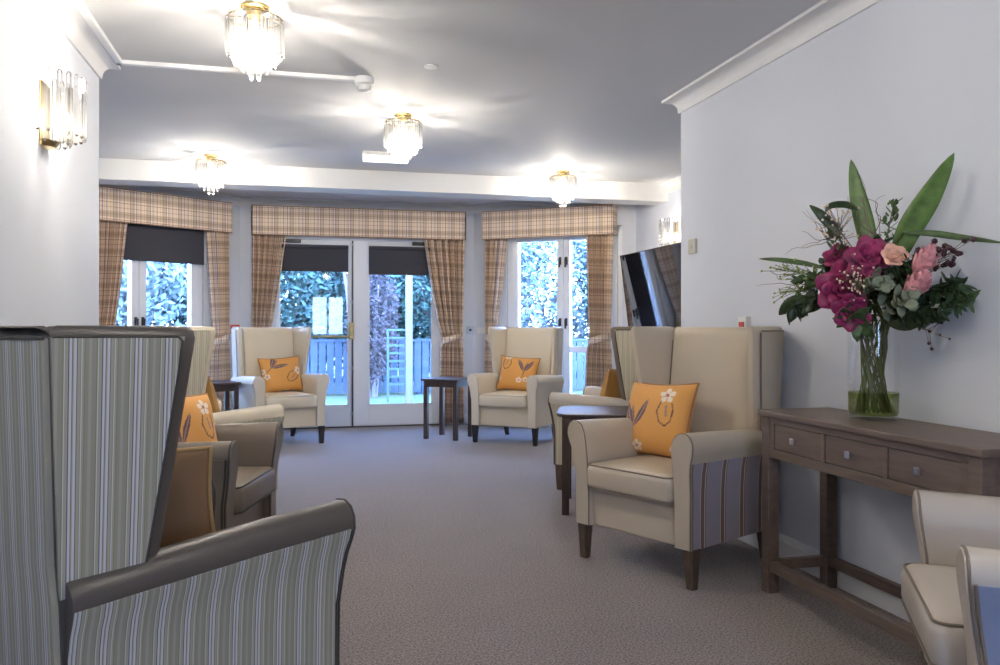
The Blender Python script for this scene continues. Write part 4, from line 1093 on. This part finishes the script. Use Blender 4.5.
# ------------------------------------------------------------------ garden outside
m = MB(); m.box(-16, 18, 9.6, 10.9, -.1, -.02); struct(m.build('ground_patio', M['concrete']))
lawn = mat('lawn', (.085, .12, .05), .95, var=.35, vscale=30)
m = MB(); m.box(-16, 18, 10.9, 40, -.1, -.02); struct(m.build('ground_lawn', lawn))
G1 = mat('teal_leaf', (.035, .085, .065), .6, var=.3, vscale=6); G2 = mat('blue_green_leaf', (.025, .06, .05), .6, var=.3, vscale=6)
G3 = mat('pale_leaf', (.15, .20, .20), .6, var=.3, vscale=6); G4 = mat('russet_leaf', (.06, .045, .045), .7, var=.4, vscale=6)
bark = mat('grey_bark', (.16, .14, .13), .8)
def shrub(x, y, rx, ry, h, n, lsize, m_, label, z0=.2, seed=0, cat='shrub', trunk=True):
    t_ = thing('garden_shrub', label, cat, (x, y, 0), 0, 'garden shrubs outside the windows'); q = random.Random(seed + 50)
    mb = MB()
    for i in range(int(n * 2.3)):
        a = q.uniform(0, 2 * PI); b = math.acos(q.uniform(-1, 1)); r = q.uniform(.45, 1) ** .6
        r *= 1 + .18 * math.sin(3 * a + seed) * math.sin(2 * b)
        p = Vector((rx * r * math.sin(b) * math.cos(a), ry * r * math.sin(b) * math.sin(a), z0 + (h - z0) / 2 * (1 + r * math.cos(b))))
        u = Vector((q.gauss(0, 1), q.gauss(0, 1), q.gauss(0, 1))).normalized(); v = u.orthogonal().normalized(); l_ = lsize * 1.0 * q.uniform(.6, 1.3)
        mb.add([tuple(p - u * l_), tuple(p + v * l_ * .45), tuple(p + u * l_), tuple(p - v * l_ * .45)], [(0, 1, 2, 3)])
    mb.build('foliage', m_, t_, fix=False)
    s_ = MB()
    for k in range(5):
        a = 2 * PI * k / 5; s_.tube([(0.05 * math.cos(a), .05 * math.sin(a), -.04), (rx * .35 * math.cos(a), ry * .35 * math.sin(a), h * .45), (rx * .6 * math.cos(a), ry * .6 * math.sin(a), h * .8)], .04, 6, .012)
    s_.build('stems', bark, t_)
SH = [
 (-.6, 15.2, 1.5, 1.0, 3.2, 4200, .07, G1, 'teal bushy shrub behind the fence seen through the left glazed door'),
 (1.3, 15.6, 1.4, 1.0, 3.4, 4200, .07, G2, 'blue-green shrub seen through the right glazed door'),
 (2.6, 15.0, 1.2, .9, 3.0, 3400, .07, G1, 'teal shrub seen at the right edge of the right glazed door'),
 (1.15, 13.6, .45, .4, 2.3, 1300, .045, G4, 'thin russet shrub with bare stems on the lawn edge'),
 (4.6, 15.4, 1.8, 1.2, 3.6, 4200, .08, G3, 'pale shrub seen through the left pane of the right bay window'),
 (6.6, 14.6, 1.4, 1.2, 3.4, 3600, .08, G1, 'teal shrub seen through the right pane of the right bay window'),
 (-3.6, 14.6, 1.8, 1.2, 3.8, 4200, .08, G3, 'pale shrub seen through the left bay window'),
 (-6.0, 13.6, 1.8, 1.2, 3.8, 3200, .08, G3, 'pale shrub at the far left outside the left bay window'),
 (-1.9, 16.4, 1.6, 1.2, 4.6, 3200, .09, G2, 'tall dark tree crown behind the fence on the left'),
 (3.4, 18.0, 2.0, 1.2, 5.0, 3200, .1, G2, 'tall dark tree crown far behind the right glazed door'),
 (.3, 18.5, 2.2, 1.2, 5.0, 3200, .1, G1, 'tall tree crown far behind the garden doors'),
 (8.6, 16.5, 2.0, 1.4, 4.4, 3200, .1, G2, 'tall dark shrub at the far right outside the bay')]
for i, a in enumerate(SH): shrub(*a, seed=i)
t = thing('garden_fence', 'low blue-grey boarded fence at the end of the lawn outside', 'fence', (0, 14.0, 0))
fm = mat('blue_grey_fence_paint', (.05, .075, .11), .8, var=.15, vscale=5)
m = MB(); k = 0; x = -7.0
while x < 8.0: m.box(x, x + .115, -.012, .012, .02, .90); x += .135
m.build('fence_boards', fm, t)
m = MB(); m.box(-7, 8, .012, .05, .2, .28); m.box(-7, 8, .012, .05, .68, .76); m.box(-7, 8, -.03, .03, .90, .94); m.build('fence_rails', fm, t)
for px in (-6, -4, -2, 0, 2, 4, 6):
    m = MB(); m.box(px - .05, px + .05, .02, .12, -.03, .95); m.build('fence_post', fm, t)
t = thing('garden_trellis', 'green slatted trellis with a pale yellow post, outside the right glazed door', 'trellis', (1.62, 12.5, 0))
m = MB(); m.box(-.05, .05, -.05, .05, -.03, 2.15); m.box(-.22, .22, -.04, .04, 1.98, 2.04); m.build('trellis_post', mat('pale_yellow_paint', (.17, .16, .10), .7), t)
m = MB(); z = .25
while z < 1.1: m.box(-.34, -.05, -.012, .012, z, z + .03); z += .12
m.box(-.34, -.31, -.02, .02, .0, 1.12); m.build('trellis_slats', mat('green_trellis_paint', (.07, .12, .09), .7), t)
m = MB(); m.tube([(1.02, 13.2, -.04), (.95, 13.2, .4), (.78, 13.2, 1.0), (.72, 13.2, 1.7), (.6, 13.2, 2.5)], .045, 8, .02); m.tube([(.80, 13.2, .95), (.95, 13.25, 1.5), (1.1, 13.3, 2.2)], .025, 6, .01)
tag(m.build('bare_tree', bark, smooth=60), 'slender bare leaning tree trunk outside the right glazed door', 'tree')

# portals that guide the daylight through the openings
portal('door_portal', (.64, 9.62, 1.1), (0, -1, 0), 2.0, 2.2)
pl = FL(1.13, -.22, 1.18); portal('left_bay_portal', pl, (Ln[0], Ln[1], 0), 1.4, 2.2)
pl = FR(1.11, -.22, 1.18); portal('right_bay_portal', pl, (Rn[0], Rn[1], 0), 1.4, 2.2)
portal('near_portal', (XL - .15 + 1.9, YB - .22, 1.45), (0, 1, 0), .9, 1.1)
# frame of the near window, added behind the camera to let in fill daylight
m = MB()
for a, b in ((1.45, 1.51), (1.87, 1.93), (2.29, 2.35)): m.box(a, b, -.12, -.06, .9, 2.0, FN)
m.box(1.45, 2.35, -.12, -.06, .9, .96, FN); m.box(1.45, 2.35, -.12, -.06, 1.94, 2.0, FN)
o = struct(m.build('window_3', M['upvc'], bevel=.004))
m = MB(); m.box(1.51, 2.29, -.095, -.088, .96, 1.94, FN); m.build('glass_pane', M['glass'], o)
